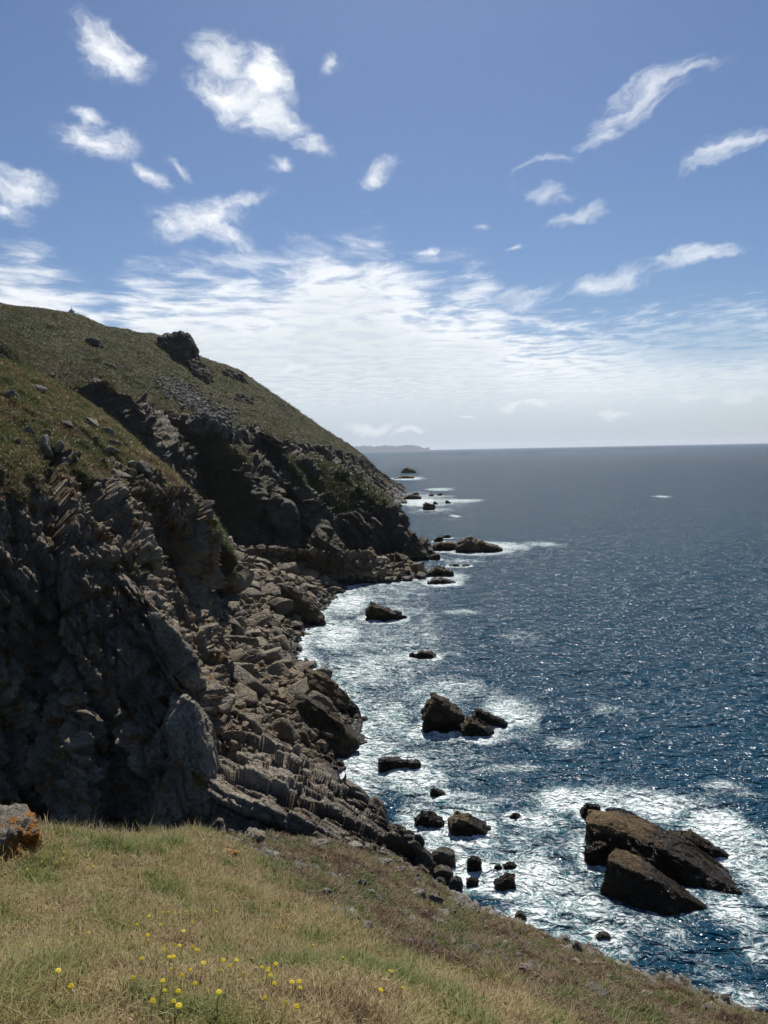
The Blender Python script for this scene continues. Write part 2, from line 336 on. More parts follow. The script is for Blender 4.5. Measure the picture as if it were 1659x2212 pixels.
SC.view_settings.view_transform = 'Standard'; SC.view_settings.look = 'None'
SC.view_settings.exposure = .2; SC.view_settings.gamma = 1
W.cycles.sampling_method='MANUAL'; W.cycles.sample_map_resolution=512; SC.cycles.use_denoising = True; SC.cycles.max_bounces = 6; SC.cycles.diffuse_bounces = 3; SC.cycles.glossy_bounces = 3
SC.cycles.transmission_bounces = 2; SC.cycles.sample_clamp_indirect = 4; SC.cycles.sample_clamp_direct = 14

# ------------------------------------------------------------------ terrain
from mathutils.bvhtree import BVHTree
BVH = {}
def ctrl(cols):
    """columns of (x, y, forward distance, vegetation) -> array of world points + vegetation"""
    out = []
    for c in cols:
        row = []
        for p in c:
            w = at(p[0], p[1], p[2]) if len(p) == 4 else np.array(p[1:4], float)     # ('w', X, Y, Z, veg) is a world point
            row.append([*w, p[-1]])
        out.append(row)
    return np.array(out)
def terrain(name, C, nu, nv, mat, disp, kind='structure', bkey=None, lin=0.0):
    L = loft(C, nu, nv, lin); G = L[..., :3]; veg = np.clip(L[..., 3], 0, 1)
    Nn = smooth_grid(gnormals(G), 4); Nn /= np.maximum(np.linalg.norm(Nn, axis=-1, keepdims=True), 1e-9)
    P = G.reshape(-1, 3); d, v = disp(P, veg.ravel(), Nn.reshape(-1, 3))
    G = (P + Nn.reshape(-1, 3) * d[:, None]).reshape(nu, nv, 3)
    v = v.reshape(nu, nv)
    Fc = grid_faces(nu, nv)
    o = mesh_np(name, G.reshape(-1, 3), Fc, mat, attrs={'veg': v.ravel()})
    o['kind'] = kind
    BVH[bkey or name] = BVHTree.FromPolygons(G.reshape(-1, 3).tolist(), Fc.tolist())
    N2 = gnormals(G)
    return G, N2, v, o
def hit(x, y, names, mind=0.0):
    d = Vector(ray(x, y)).normalized(); o = Vector((0, 0, H)); best = None
    for n in names:
        l, nn, i, t = BVH[n].ray_cast(o, d)
        if l is not None and (best is None or t < best[2]): best = (l, nn, t)
    return best

# --- foreground slope (the viewer's own ground)
def beyond(pt, dx, dyy, z): return ('w', pt[0] + dx, pt[1] + dyy, z, .2)
gcols, hill = [], []
for q in [
    [(-700, 2300, 2.5), (-620, 2100, 4.2), (-560, 1920, 6.6), (-500, 1800, 9.8)],
    [(-300, 2260, 2.5), (-260, 2090, 4.0), (-230, 1920, 6.3), (-220, 1808, 9.4)],
    [(0, 2240, 2.6), (0, 2080, 3.9), (0, 1920, 6.2), (0, 1822, 9.3)],
    [(180, 2235, 2.6), (180, 2085, 4.0), (190, 1930, 6.5), (190, 1840, 10.0)],
    [(300, 2235, 2.7), (310, 2090, 4.2), (330, 1940, 7.0), (345, 1848, 11.4)],
    [(560, 2235, 2.9), (570, 2090, 4.8), (560, 1950, 9.0), (500, 1822, 17)],
    [(800, 2235, 3.2), (800, 2100, 5.8), (760, 1970, 11.5), (690, 1824, 24)],
    [(920, 2240, 3.5), (910, 2110, 6.6), (860, 1985, 13.5), (790, 1838, 27)],
    [(1020, 2240, 3.9), (1000, 2120, 7.6), (950, 2005, 15), (890, 1888, 29)],
    [(1180, 2240, 5.0), (1140, 2130, 9.8), (1080, 2050, 16), (1000, 1962, 27)],
    [(1330, 2245, 6.6), (1290, 2165, 11.2), (1230, 2095, 17), (1165, 2022, 25)],
    [(1460, 2255, 8.4), (1425, 2200, 12.5), (1360, 2150, 17), (1300, 2084, 22.5)],
    [(1540, 2270, 9.4), (1515, 2235, 12.2), (1480, 2195, 15.5), (1420, 2148, 19.5)],
    [(1680, 2320, 9.6), (1670, 2280, 11.6), (1640, 2240, 14), (1590, 2192, 17)],
    [(1950, 2420, 9.0), (1950, 2380, 10.6), (1950, 2350, 12.2), (1920, 2310, 14.5)]]:
    w0 = at(*q[0]); w3 = at(*q[3])
    foot = ('w', w0[0] * .25 - .2, -3.5, 28.9 - .12 * w0[0], 1)
    mid = ('w', w0[0] * .55, w0[1] * .42, 28.4 + (w0[2] - 28.4) * .45, 1)
    k = min(1, max(0, (q[3][0] - 350) / 900)); out = 1.0
    xb = w0[0]; hill.append([('w', xb * 9 - 10, -170, 88 - 1.6 * xb, 1), ('w', xb * 4 - 4, -70, 60 - 1.6 * xb, 1), ('w', xb * 1.2, -22, 38 - .8 * xb, 1), ('w', *foot[1:]), ('w', xb * .4, -1.2, 28.3, 1)])
    c = [foot, mid] + [(*p, 1) for p in q[:3]] + [(*q[3], .8)]
    c += [beyond(w3, 1.0 + 2.2 * k, 2.2, w3[2] - 2.6), beyond(w3, 2.5 + 4.5 * k, 5.5, w3[2] * .45), beyond(w3, 3.5 + 6.5 * k, 8.5, -2.0)]
    gcols.append(c)
def heath_w(P):                                           # 0 tall grass near the viewer, 1 short heath on the far part
    a = P[:, 1] - (7.6 - 1.5 * P[:, 0])
    return sstep(-1.0, 1.4, a + 2.6 * fbm(P * .45, 4, 91))
def d_ground(P, veg, Nn):
    hw = heath_w(P)
    big = fbm(P * .22, 3, 3) * .35 * sstep(3, 9, P[:, 1]); hum = fbm(P * 1.1, 4, 8) * (.09 + .16 * hw)
    f, cr = facets(aniso((.8, .2, -.5), 2.5, P) / .9, 4); rk = np.maximum(0, fbm(P * .5, 4, 44) - .12) * hw
    f2, cr2 = facets(P / .3, 9)
    far = sstep(14, 22, P[:, 1])
    d = big + hum + rk * (.25 + .5 * f + .2 * f2) + np.maximum(0, fbm(P * 2.6, 3, 61)) * .22 * hw
    edge = 1 - veg
    d = d + edge * (.9 * f + .3 * f2 - .15 * cr)
    v = veg + .9 * fbm(P * .9, 4, 21) * hw - 2.2 * np.maximum(0, rk - .05) - .12 * hw * far
    return d, v
GG, GN, GV, o_ground = terrain('ground', ctrl(gcols), 620, 640, M_GROUND, d_ground)

# unseen slope added behind the viewer; it blocks low sky and darkens facing rock
terrain('added_hillside', ctrl(hill), 120, 160, M_GROUND, lambda P, v, N_: (1.2 * fbm(P * .08, 4, 5) * sstep(-6, -30, P[:, 1]) + .1 * fbm(P * .8, 3, 6) - .12, v))

# --- far headland
hcols = [
 [(-250, 1330, 150, 0), (-250, 1200, 156, 0), (-250, 1000, 164, 0), (-250, 850, 172, .1), (-230, 720, 180, 1), (-220, 670, 220, 1), (-200, 628, 270, 1)],
 [(-20, 1330, 168, 0), (-40, 1180, 172, 0), (-50, 950, 180, 0), (-25, 830, 188, 0), (0, 760, 195, 1), (0, 715, 240, 1), (-20, 662, 285, 1)],
 [(170, 1300, 172, 0), (150, 1150, 178, 0), (120, 960, 188, 0), (90, 850, 196, .1), (75, 800, 200, 1), (60, 735, 245, 1), (60, 672, 288, 1)],
 [(330, 1260, 176, 0), (290, 1120, 184, 0), (220, 970, 196, 0), (165, 880, 204, 0), (145, 836, 208, 1), (130, 760, 250, 1), (130, 685, 292, 1)],
 [(380, 1240, 185, 0), (340, 1100, 197, 0), (270, 950, 209, 0), (225, 882, 217, 0), (205, 832, 224, .9), (185, 772, 258, 1), (180, 702, 298, 1)],
 [(430, 1210, 184, 0), (395, 1060, 191, .1), (340, 950, 198, .2), (290, 885, 206, .4), (250, 845, 212, 1), (220, 780, 252, 1), (208, 712, 304, 1)],
 [(500, 1200, 194, 0), (462, 1110, 208, .5), (420, 1010, 221, .2), (370, 940, 232, 0), (325, 893, 238, 1), (290, 800, 272, 1), (240, 717, 310, 1)],
 [(560, 1190, 196, 0), (525, 1110, 206, .7), (470, 1020, 216, .4), (425, 950, 225, .2), (385, 905, 232, 1), (340, 800, 282, 1), (290, 725, 316, 1)],
 [(608, 1178, 197, 0), (592, 1110, 201, 0), (562, 1025, 208, .2), (495, 962, 218, .6), (415, 915, 230, 1), (385, 820, 286, 1), (330, 730, 322, 1)],
 [(634, 1185, 203, 0), (608, 1100, 211, 0), (578, 1010, 219, .1), (532, 958, 228, 0), (495, 920, 236, 1), (440, 830, 296, 1), (388, 748, 328, 1)],
 [(655, 1190, 204, 0), (632, 1100, 212, 0), (605, 1020, 220, .1), (575, 965, 229, 0), (550, 928, 242, 1), (490, 850, 306, 1), (428, 772, 336, 1)],
 [(690, 1195, 203, 0), (672, 1090, 208, .1), (640, 1010, 215, .4), (609, 972, 221, .4), (603, 948, 226, 1), (550, 870, 310, 1), (475, 788, 346, 1)],
 [(730, 1195, 209, 0), (705, 1110, 218, 0), (672, 1050, 228, 0), (640, 990, 241, .1), (632, 951, 250, 1), (590, 880, 322, 1), (520, 803, 356, 1)],
 [(770, 1195, 216, 0), (745, 1120, 236, .1), (700, 1050, 262, 0), (660, 990, 286, 0), (648, 960, 296, 1), (620, 900, 346, 1), (600, 857, 376, 1)],
 [(800, 1195, 250, 0), (780, 1130, 286, 0), (745, 1060, 326, 0), (712, 1005, 350, 0), (700, 970, 362, .6), (700, 945, 392, 1), (700, 927, 414, 1)],
 [(840, 1150, 330, 0), (820, 1100, 375, 0), (790, 1045, 415, 0), (770, 1010, 432, 0), (762, 985, 442, .2), (756, 968, 458, .8), (752, 959, 470, 1)],
 [(862, 1110, 400, 0), (845, 1080, 440, 0), (822, 1050, 480, 0), (808, 1030, 498, 0), (800, 1015, 506, 0), (796, 1003, 515, .4), (792, 989, 525, .6)],
 [(880, 1090, 470, 0), (868, 1075, 500, 0), (856, 1062, 520, 0), (848, 1053, 530, 0), (842, 1045, 540, 0), (836, 1039, 548, 0), (832, 1032, 555, 0)],
 [(900, 1085, 500, 0), (892, 1074, 520, 0), (886, 1068, 535, 0), (882, 1064, 545, 0), (879, 1061, 552, 0), (877, 1059, 560, 0), (875, 1057, 566, 0)],
]
def sharpen(cols, k, t):
    out = []
    for c in cols:
        a, b = c[k], c[k - 1]
        out.append(c[:k] + [tuple(a[i] + (b[i] - a[i]) * t for i in range(3)) + (min(b[3], .12),)] + c[k:])
    return out
hc = ctrl(sharpen(hcols, 4, .16))
back = hc[:, -1:].copy(); back[..., 1] += 60; back[..., 2] += np.interp(np.arange(len(hc)), [0, 5, 9, 14, 18], [4, 2, -6, -24, -10])[:, None]
back2 = back.copy(); back2[..., 1] += 160; back2[..., 2] -= 30; back2[..., 3] = 1
foot = hc[:, :1].copy(); foot[..., 2] = np.minimum(foot[..., 2] - 6, -4); foot[..., 1] -= 3
hc = np.concatenate([foot, hc, back, back2], 1)
def d_head(P, veg, Nn):
    nz = 1 - np.clip(veg, 0, 1)
    Q = aniso((.55, -.25, -.8), 3.0, P)
    f1, c1 = facets(Q / 11, 1); f2, c2 = facets(Q / 4.2, 2); f3, c3 = facets(Q / 1.7, 3)
    f4, c4_ = facets(Q / .75, 4); crev = np.exp(-np.abs(fbm(aniso((.55, -.25, -.8), 5, P) * .09, 3, 88)) / .035)
    rough = fbm(P * .045, 4, 5); rid = fbm(aniso((.7, -.3, -.62), 4, P) * .055, 4, 15, ridged=True)
    near = sstep(560, 300, P[:, 1]) * .6 + .4
    v = veg + (.30 + .5 * sstep(.05, .4, veg)) * (fbm(P * .06, 5, 31) + .35 * fbm(P * .3, 3, 35) + .26) * sstep(1.25, .6, veg) - .5 * sstep(.18, .34, fbm(aniso((.8, -.5, -.35), 4, P) * .035, 4, 77)) * veg
    v = np.clip(v, 0, 1); rk = sstep(.62, .35, v)
    d = 2.2 * rough * (.5 + .5 * nz) + rk * near * (4.0 * (rid - .35) + 1.8 * f1 + 1.1 * f2 + .6 * f3 + .3 * f4 - 1.6 * crev + 3.6 * strata(P, (-.78, -.40, -.49), 9.0, 531) + 1.8 * strata(P, (-.78, -.40, -.49), 3.4, 535) + 2.0 * strata(P, (-.9, -.42, .12), 7.0, 539) + .9 * strata(P, (.62, -.25, -.74), 4.0, 543) + .6 * strata(P, (-.78, -.4, -.49), 1.3, 547)) + (1 - rk) * (.55 * fbm(P * .3, 4, 6) + .8 * np.maximum(0, fbm(P * .14, 3, 41)) + .3 * f3)
    return d, v
HG, HN, HV, o_head = terrain('headland', hc, 900, 520, M_FAR, d_head, lin=.8)

# --- nearer spur of the headland, its toe in the surf
scols = [
 [(640, 1205, 206, 0), (640, 1150, 209, 0), (645, 1090, 213, .1), (648, 1040, 217, .2), (650, 1010, 222, .8), (652, 990, 228, 1)],
 [(690, 1205, 206, 0), (690, 1150, 209, .1), (695, 1100, 213, .5), (698, 1060, 217, .6), (690, 1025, 222, .8), (680, 991, 229, 1)],
 [(735, 1205, 207, 0), (735, 1150, 210, .1), (735, 1100, 214, .5), (735, 1060, 219, .9), (728, 1030, 226, .5), (720, 1003, 232, 1)],
 [(780, 1205, 208, 0), (780, 1160, 211, .0), (780, 1115, 214, .3), (778, 1080, 218, .8), (772, 1050, 226, .6), (765, 1018, 234, 1)],
 [(825, 1205, 210, 0), (822, 1165, 212, 0), (820, 1125, 215, .2), (818, 1095, 219, .6), (812, 1065, 227, .6), (805, 1036, 236, 1)],
 [(870, 1210, 211, 0), (866, 1170, 214, 0), (860, 1135, 217, .1), (856, 1105, 221, .4), (850, 1080, 228, .5), (840, 1053, 237, .9)],
 [(905, 1212, 214, 0), (895, 1185, 217, 0), (878, 1155, 220, 0), (870, 1125, 224, .1), (868, 1100, 230, .3), (862, 1073, 238, .5)],
 [(928, 1210, 219, 0), (918, 1192, 222, 0), (902, 1170, 226, 0), (886, 1150, 230, 0), (876, 1125, 235, 0), (874, 1096, 242, .1)],
 [(940, 1210, 228, 0), (928, 1203, 232, 0), (910, 1195, 238, 0), (894, 1185, 243, 0), (882, 1170, 248, 0), (876, 1150, 254, 0)],
]
scols = [[(x - (26 if i >= 5 else 14 if i == 4 else 0) * min(1, j / 2), y + (6 if j == 5 else 0), Y_, v_) for j, (x, y, Y_, v_) in enumerate(c)] for i, c in enumerate(scols)]
sc_ = ctrl(scols)
bk = sc_[:, -1:].copy(); bk[..., 1] += 22; bk[..., 2] -= np.array([-2, 2, 5, 8, 9, 9, 10, 10, 6])[:, None]
bk2 = bk.copy(); bk2[..., 1] += 25; bk2[..., 2] = np.minimum(bk2[..., 2] * .2, 6); bk2[:2, :, 2] = bk[:2, :, 2]
ft = sc_[:, :1].copy(); ft[..., 2] = -4; ft[..., 1] -= 3
sc_ = np.concatenate([ft, sc_, bk, bk2], 1)
SG, SN, SV, o_spur = terrain('headland', sc_, 420, 330, M_FAR, d_head, bkey='spur', lin=.6)


# --- near cliff on the left
ncols = [
 [(-420, 2100, 40, 0), (-420, 1800, 44, 0), (-420, 1500, 47, 0), (-420, 1250, 50, 0), (-400, 1060, 55, 0.42), (-380, 900, 68, 0.86), (-360, 745, 86, 1)],
 [(-180, 2000, 46, 0), (-180, 1760, 49, 0), (-180, 1480, 52, 0), (-170, 1220, 55, 0), (-170, 1040, 59, 0.42), (-170, 900, 71, 0.86), (-160, 765, 87, 1)],
 [(-20, 1950, 50, 0), (-10, 1740, 52, 0), (0, 1480, 55.5, 0), (0, 1220, 58, .1), (0, 1030, 62, 0.42), (0, 900, 73, 0.86), (0, 789, 88, 1)],
 [(120, 1930, 51, 0), (110, 1720, 55, 0), (100, 1480, 58.5, 0), (105, 1240, 60, .1), (120, 1080, 65, 0.34), (110, 950, 74, 0.75), (110, 856, 89, 1)],
 [(190, 1920, 50.5, 0), (180, 1720, 53.5, 0), (180, 1500, 57.5, 0), (185, 1300, 61, .1), (195, 1130, 66, 0.25), (195, 1000, 77, 0.62), (200, 922, 89, 1)],
 [(260, 1910, 52, 0), (250, 1740, 56, 0), (250, 1560, 58.5, 0), (250, 1380, 61.5, .05), (258, 1190, 67, 0.15), (255, 1070, 78, 0.45), (258, 972, 88, 0.75)],
 [(330, 1900, 51, 0), (330, 1730, 54.5, 0), (345, 1560, 58, 0), (350, 1400, 61, .1), (318, 1240, 66, 0.12), (300, 1120, 78, 0.36), (300, 1000, 87, 0.55)],
 [(395, 1890, 50.5, 0), (410, 1740, 54, 0), (425, 1590, 58.5, 0), (425, 1440, 62.5, 0), (345, 1290, 69, 0.00), (325, 1140, 79, 0.32), (335, 1030, 86.5, 0.42)],
 [(440, 1880, 51, 0), (450, 1750, 55, 0), (440, 1620, 62, 0), (436, 1500, 67, 0), (372, 1330, 75, 0.00), (350, 1180, 81, 0.26), (368, 1062, 86, 0.38)],
 [(490, 1800, 58, 0), (480, 1700, 63, 0), (470, 1590, 68, 0), (462, 1480, 72, 0), (420, 1340, 78, 0.00), (395, 1220, 82, 0.09), (402, 1100, 86, 0.30)],
 [(530, 1700, 66, 0), (510, 1630, 69, 0), (492, 1560, 72, 0), (480, 1470, 76, 0), (452, 1350, 81, 0.00), (430, 1240, 84, 0.00), (432, 1142, 87, 0.20)],
 [(545, 1650, 72, 0), (515, 1580, 75, 0), (484, 1500, 79, 0), (484, 1400, 82, 0), (474, 1345, 85, 0.00), (442, 1275, 87, 0.00), (450, 1172, 89, 0)],
 [(520, 1570, 82, 0), (500, 1530, 84, 0), (480, 1480, 88, 0), (478, 1410, 91, 0), (462, 1345, 94, 0.00), (438, 1285, 95, 0.00), (446, 1190, 97, 0)],
 [(440, 1480, 100, 0), (440, 1450, 102, 0), (430, 1420, 104, 0), (425, 1370, 106, 0), (420, 1320, 107, 0.00), (415, 1260, 108, 0.00), (420, 1200, 108, 0)],
]
nc = ctrl(ncols)
nb = nc[:, -1:].copy(); nb[..., 1] += 14; nb[..., 2] += np.interp(np.arange(len(nc)), [0, 3, 13], [-.8, -1.0, -4])[:, None]; nb[:, :, 3] = 1
nb2 = nb.copy(); nb2[..., 1] += 26; nb2[..., 2] *= .55; nb2[..., 3] = 0
nb2[..., 0] -= 6
nft = nc[:, :1].copy(); nft[..., 2] = np.minimum(nft[..., 2] - 5, -2)
nc = np.concatenate([nft, nc, nb, nb2], 1)
J1, J2, J3 = (-.78, -.40, -.49), (-.90, -.42, .12), (.62, -.25, -.74)
def d_near(P, veg, Nn):
    nz = 1 - np.clip(veg, 0, 1)
    Q = aniso((.62, -.25, -.74), 2.8, P)
    f0, c0 = facets(Q / 6.5, 11, .9); f1, c1 = facets(Q / 2.6, 12); f2, c2 = facets(Q / 1.1, 13); f3, c3 = facets(Q / .45, 14)
    crev = np.exp(-np.abs(fbm(aniso((.5, -.3, -.8), 5, P) * .22, 3, 89)) / .04); crev2 = np.exp(-np.abs(fbm(aniso((.7, -.3, -.6), 4, P) * .7, 3, 87)) / .05)
    rid = fbm(aniso((.6, -.3, -.74), 4, P) * .13, 4, 16, ridged=True); low = fbm(P * .09, 3, 18)
    v = veg + .75 * fbm(P * .22, 5, 32) * (.35 + .65 * sstep(.02, .4, veg)) * sstep(1.35, .7, veg)
    ledge = sstep(.22, .36, fbm(P * np.array([.22, .22, .5]), 4, 37)) * sstep(.0, .3, Nn[:, 2] + .15)
    v = np.clip(np.maximum(v, .75 * ledge * (1 - sstep(60, 95, P[:, 1]) * .6)), 0, 1); rk = sstep(.62, .38, v)
    d = 1.3 * low * nz + rk * (.9 * (rid - .35) + .6 * f0 + .4 * f1 + .3 * f2 + .16 * f3 - .8 * crev - .3 * crev2 + 2.1 * strata(P, J1, 5.2, 501, .5, 6) + .55 * strata(P, J1, 1.6, 505, .4, 8) + 1.2 * strata(P, J2, 3.6, 509, .4, 7) + .7 * strata(P, J3, 2.3, 513) + .4 * strata(P, J2, 1.1, 514, .5, 6) + .34 * strata(P, J1, .42, 517, .4, 6) + .22 * strata(P, J2, .6, 521)) + (1 - rk) * (.4 * fbm(P * .5, 4, 7) + .32 * np.maximum(0, fbm(P * 1.6, 3, 42)) + .25 * f1)
    return d, v
NG, NN, NV, o_near = terrain('cliff', nc, 800, 760, M_CLIFF, d_near, lin=.5)

# --- pale rock shelf at the cliff's foot
pcols = [
 [(400, 1590, 66, 0), (410, 1625, 62, 0), (420, 1665, 58.5, 0), (430, 1700, 56, 0), (440, 1760, 54.5, 0), (450, 1850, 53, 0)],
 [(470, 1588, 66, 0), (480, 1622, 62.5, 0), (490, 1660, 59, 0), (495, 1700, 56, 0), (500, 1770, 54, 0), (510, 1860, 52.5, 0)],
 [(560, 1590, 67, 0), (565, 1612, 64, 0), (580, 1665, 59, 0), (585, 1735, 54.5, 0), (590, 1785, 53, 0), (595, 1870, 51, 0)],
 [(640, 1625, 64, 0), (645, 1645, 62, 0), (650, 1690, 58, 0), (650, 1765, 53.5, 0), (650, 1810, 52, 0), (655, 1880, 50.5, 0)],
 [(705, 1665, 61, 0), (705, 1682, 60, 0), (715, 1730, 56, 0), (720, 1790, 53, 0), (720, 1830, 51.5, 0), (720, 1890, 50, 0)],
 [(765, 1712, 58.5, 0), (765, 1728, 57.5, 0), (775, 1768, 54.5, 0), (775, 1815, 52, 0), (775, 1850, 50.8, 0), (780, 1900, 49.5, 0)],
 [(830, 1770, 55.5, 0), (830, 1782, 54.8, 0), (835, 1812, 53, 0), (838, 1846, 51.3, 0), (840, 1870, 50.2, 0), (840, 1910, 49, 0)],
 [(885, 1828, 52.8, 0), (885, 1838, 52.3, 0), (888, 1856, 51.4, 0), (890, 1876, 50.3, 0), (890, 1892, 49.5, 0), (895, 1915, 48.5, 0)],
 [(925, 1868, 51, 0), (925, 1874, 50.7, 0), (925, 1882, 50.2, 0), (925, 1892, 49.6, 0), (925, 1902, 49, 0), (925, 1918, 48.2, 0)],
]
pc = ctrl(pcols)[:, ::-1]
pe = pc[:, -1:].copy(); pe[..., 2] = -3; pe[..., 1] += 3; pe[..., 0] += 1.5
ps = pc[:, :1].copy(); ps[..., 2] -= 6
pc = np.concatenate([ps, pc, pe], 1)
def d_shelf(P, veg, Nn):
    A = aniso((.78, -.28, -.55), 4.5, P)
    f0, c0 = facets(A / 3.0, 51, .8); f1, c1 = facets(A / 1.25, 52); f2, c2 = facets(A / .55, 53)
    n1 = (-.39, -.79, -.22)
    return .6 * f0 + .35 * f1 + .14 * f2 + .6 * fbm(P * .2, 3, 54) + 1.15 * strata(P, n1, 2.9, 551, .3, 7) + .3 * strata(P, n1, 1.0, 555, .3, 7) + .3 * strata(P, (-.78, .1, .55), 2.3, 559, .5, 3) + .06 * strata(P, (-.6, .3, .5), .9, 561, .5, 3) + .08 * strata(P, n1, .4, 563, .5, 5) - .2 * c0, np.zeros(len(P))
PG, PN, PV, o_shelf = terrain('rock_shelf', pc, 560, 300, M_SHELF, d_shelf)

# --- boulder beach of the cove
bc = []
for q in [[(935, 1243, 0), (880, 1228, 1.5), (825, 1212, 4), (800, 1190, 7)],
          [(850, 1258, 0), (800, 1240, 2.2), (745, 1215, 5), (700, 1192, 8)],
          [(770, 1262, 0), (710, 1240, 2.6), (650, 1212, 5.5), (610, 1185, 9)],
          [(705, 1292, 0), (640, 1262, 3), (560, 1222, 6), (500, 1180, 10)],
          [(672, 1345, 0), (590, 1300, 3.4), (500, 1240, 7), (420, 1175, 12)],
          [(632, 1395, 0), (560, 1350, 3.4), (460, 1280, 7), (360, 1200, 12)],
          [(648, 1445, 0), (580, 1405, 3.2), (480, 1340, 6.5), (380, 1270, 11)],
          [(720, 1505, 0), (620, 1465, 3.2), (510, 1400, 6), (410, 1340, 10)],
          [(762, 1560, 0), (650, 1520, 3.2), (530, 1465, 6), (420, 1420, 9)],
          [(770, 1610, 0), (670, 1580, 2.6), (560, 1540, 5), (440, 1500, 8)],
          [(715, 1650, 0), (650, 1625, 2.2), (570, 1590, 4.5), (470, 1555, 7)],
          [(740, 1700, 0), (660, 1670, 2), (580, 1640, 3.5), (490, 1610, 6)]]:
    row = [[*atz(x, y, z), 0] for x, y, z in q]
    s = np.array(row[0]); m = np.array(row[1]); dv = (s - m) / np.linalg.norm((s - m)[:2])
    row.insert(0, (s + dv * 6 + [0, 0, -1.6, 0]).tolist()); row[0][2] = -1.6; row[1][2] = -.1
    bc.append(row)
bc = np.array(bc)[::-1]
def d_beach(P, veg, Nn):
    f, c = facets(P / 1.3, 71)
    return .35 * f + .5 * fbm(P * .2, 3, 72), np.zeros(len(P))
BG, BN, BV, o_beach = terrain('beach', bc, 420, 200, M_BEACH, d_beach)

# ------------------------------------------------------------------ rocks
_ico = {}
def ico(sub):
    if sub not in _ico:
        bm = bmesh.new(); bmesh.ops.create_icosphere(bm, subdivisions=sub, radius=1)
        _ico[sub] = (np.array([v.co[:] for v in bm.verts]), np.array([[v.index for v in f.verts] for f in bm.faces])); bm.free()
    V, Fc = _ico[sub]; return V / np.linalg.norm(V, axis=1, keepdims=True), Fc
def hull_planes(pts):
    bm = bmesh.new()
    for p in pts: bm.verts.new(p)
    bmesh.ops.convex_hull(bm, input=bm.verts[:])
    bm.normal_update()
    pl = [(f.normal[:], f.normal.dot(f.verts[0].co)) for f in bm.faces if f.calc_area() > 1e-6]
    bm.free(); return np.array([p[0] for p in pl]), np.array([p[1] for p in pl])
def rock_mesh(pts, sub, k=60, amp=.05, cell=.35, seed=0, axis=None, stretch=3.0, layer=0.0, vox=0):
    """a rough rock around the convex hull of pts; returns world vertices and faces"""
    pts = np.array(pts, float); lo, hi = pts.min(0), pts.max(0)
    c = (lo + hi) / 2; s = np.maximum((hi - lo) / 2, 1e-3)
    size = float(s.mean())
    if vox:
        bm = bmesh.new()
        for p in pts: bm.verts.new(p)
        g = bmesh.ops.convex_hull(bm, input=bm.verts[:])
        bmesh.ops.delete(bm, geom=list({e for e in g['geom_interior'] if isinstance(e, bmesh.types.BMVert)}), context='VERTS')
        me = bpy.data.meshes.new('hull'); bm.to_mesh(me); bm.free()
        ob = bpy.data.objects.new('hull', me); COL.objects.link(ob)
        md = ob.modifiers.new('r', 'REMESH'); md.mode = 'VOXEL'; md.voxel_size = max(2 * float(s.max()) / vox, .02)
        bpy.context.view_layer.update()
        me2 = ob.evaluated_get(bpy.context.evaluated_depsgraph_get()).to_mesh()
        nvx = len(me2.vertices); V = np.empty(nvx * 3, np.float32); me2.vertices.foreach_get('co', V); V = V.reshape(-1, 3).astype(float)
        me2.calc_loop_triangles(); Fc = np.empty(len(me2.loop_triangles) * 3, np.int32); me2.loop_triangles.foreach_get('vertices', Fc); Fc = Fc.reshape(-1, 3)
        d = np.empty(nvx * 3, np.float32); me2.vertices.foreach_get('normal', d); d = d.reshape(-1, 3).astype(float)
        ob.to_mesh_clear(); bpy.data.objects.remove(ob); bpy.data.meshes.remove(me)
    else:
        n, h = hull_planes((pts - c) / s)
        d, Fc = ico(sub)
        dn = np.maximum(d @ n.T, 1e-4) / np.maximum(h, .03)
        r = 1.0 / (dn ** k).sum(1) ** (1.0 / k)
        V = c + d * s * r[:, None]
    Q = V + seed * 13.7
    A = aniso(axis, stretch, Q) if axis is not None else Q
    f1, c1 = facets(A / (cell * size * 2), seed, .8); f2, c2 = facets(A / (cell * size * .75), seed + 1)
    dis = amp * size * (1.5 * f1 + .75 * f2 - .35 * c1 - .2 * c2 + .8 * fbm(Q / (size * .8), 4, seed + 2))
    if layer:
        ax = np.array(axis, float); ax /= np.linalg.norm(ax); side = np.cross(ax, (-.75, -.62, .1)); side /= np.linalg.norm(side)
        dis += layer * size * (1.0 * strata(V, side, size * .42, seed + 5, .4, 3) + .5 * strata(V, side, size * .15, seed + 9, .4, 4) + .6 * strata(V, ax, size * .55, seed + 13, .4, 3))
    V = V + (d * dis[:, None])
    return V, Fc
def rock(name, pts, mat, label, cat='rock', sub=5, group=None, **kw):
    V, Fc = rock_mesh(pts, sub, **kw)
    b = np.array([V[:, 0].mean(), V[:, 1].mean(), max(V[:, 2].min(), 0)])
    o = mesh_np(name, V - b, Fc, mat); o.location = b.tolist()
    tag(o, label, cat, group)
    return o
def pts_d(Yb, pts, down=1.5):
    """points given as (x, y, forward offset[, base]); base points are carried down below the water"""
    out = []
    for p in pts:
        w = atz(p[0], p[1], .12) if p[2] is None else at(p[0], p[1], Yb + p[2]); out.append(w)
        if len(p) > 3 or p[2] is None: out.append(w - np.array([0, 0, down]))
    return out
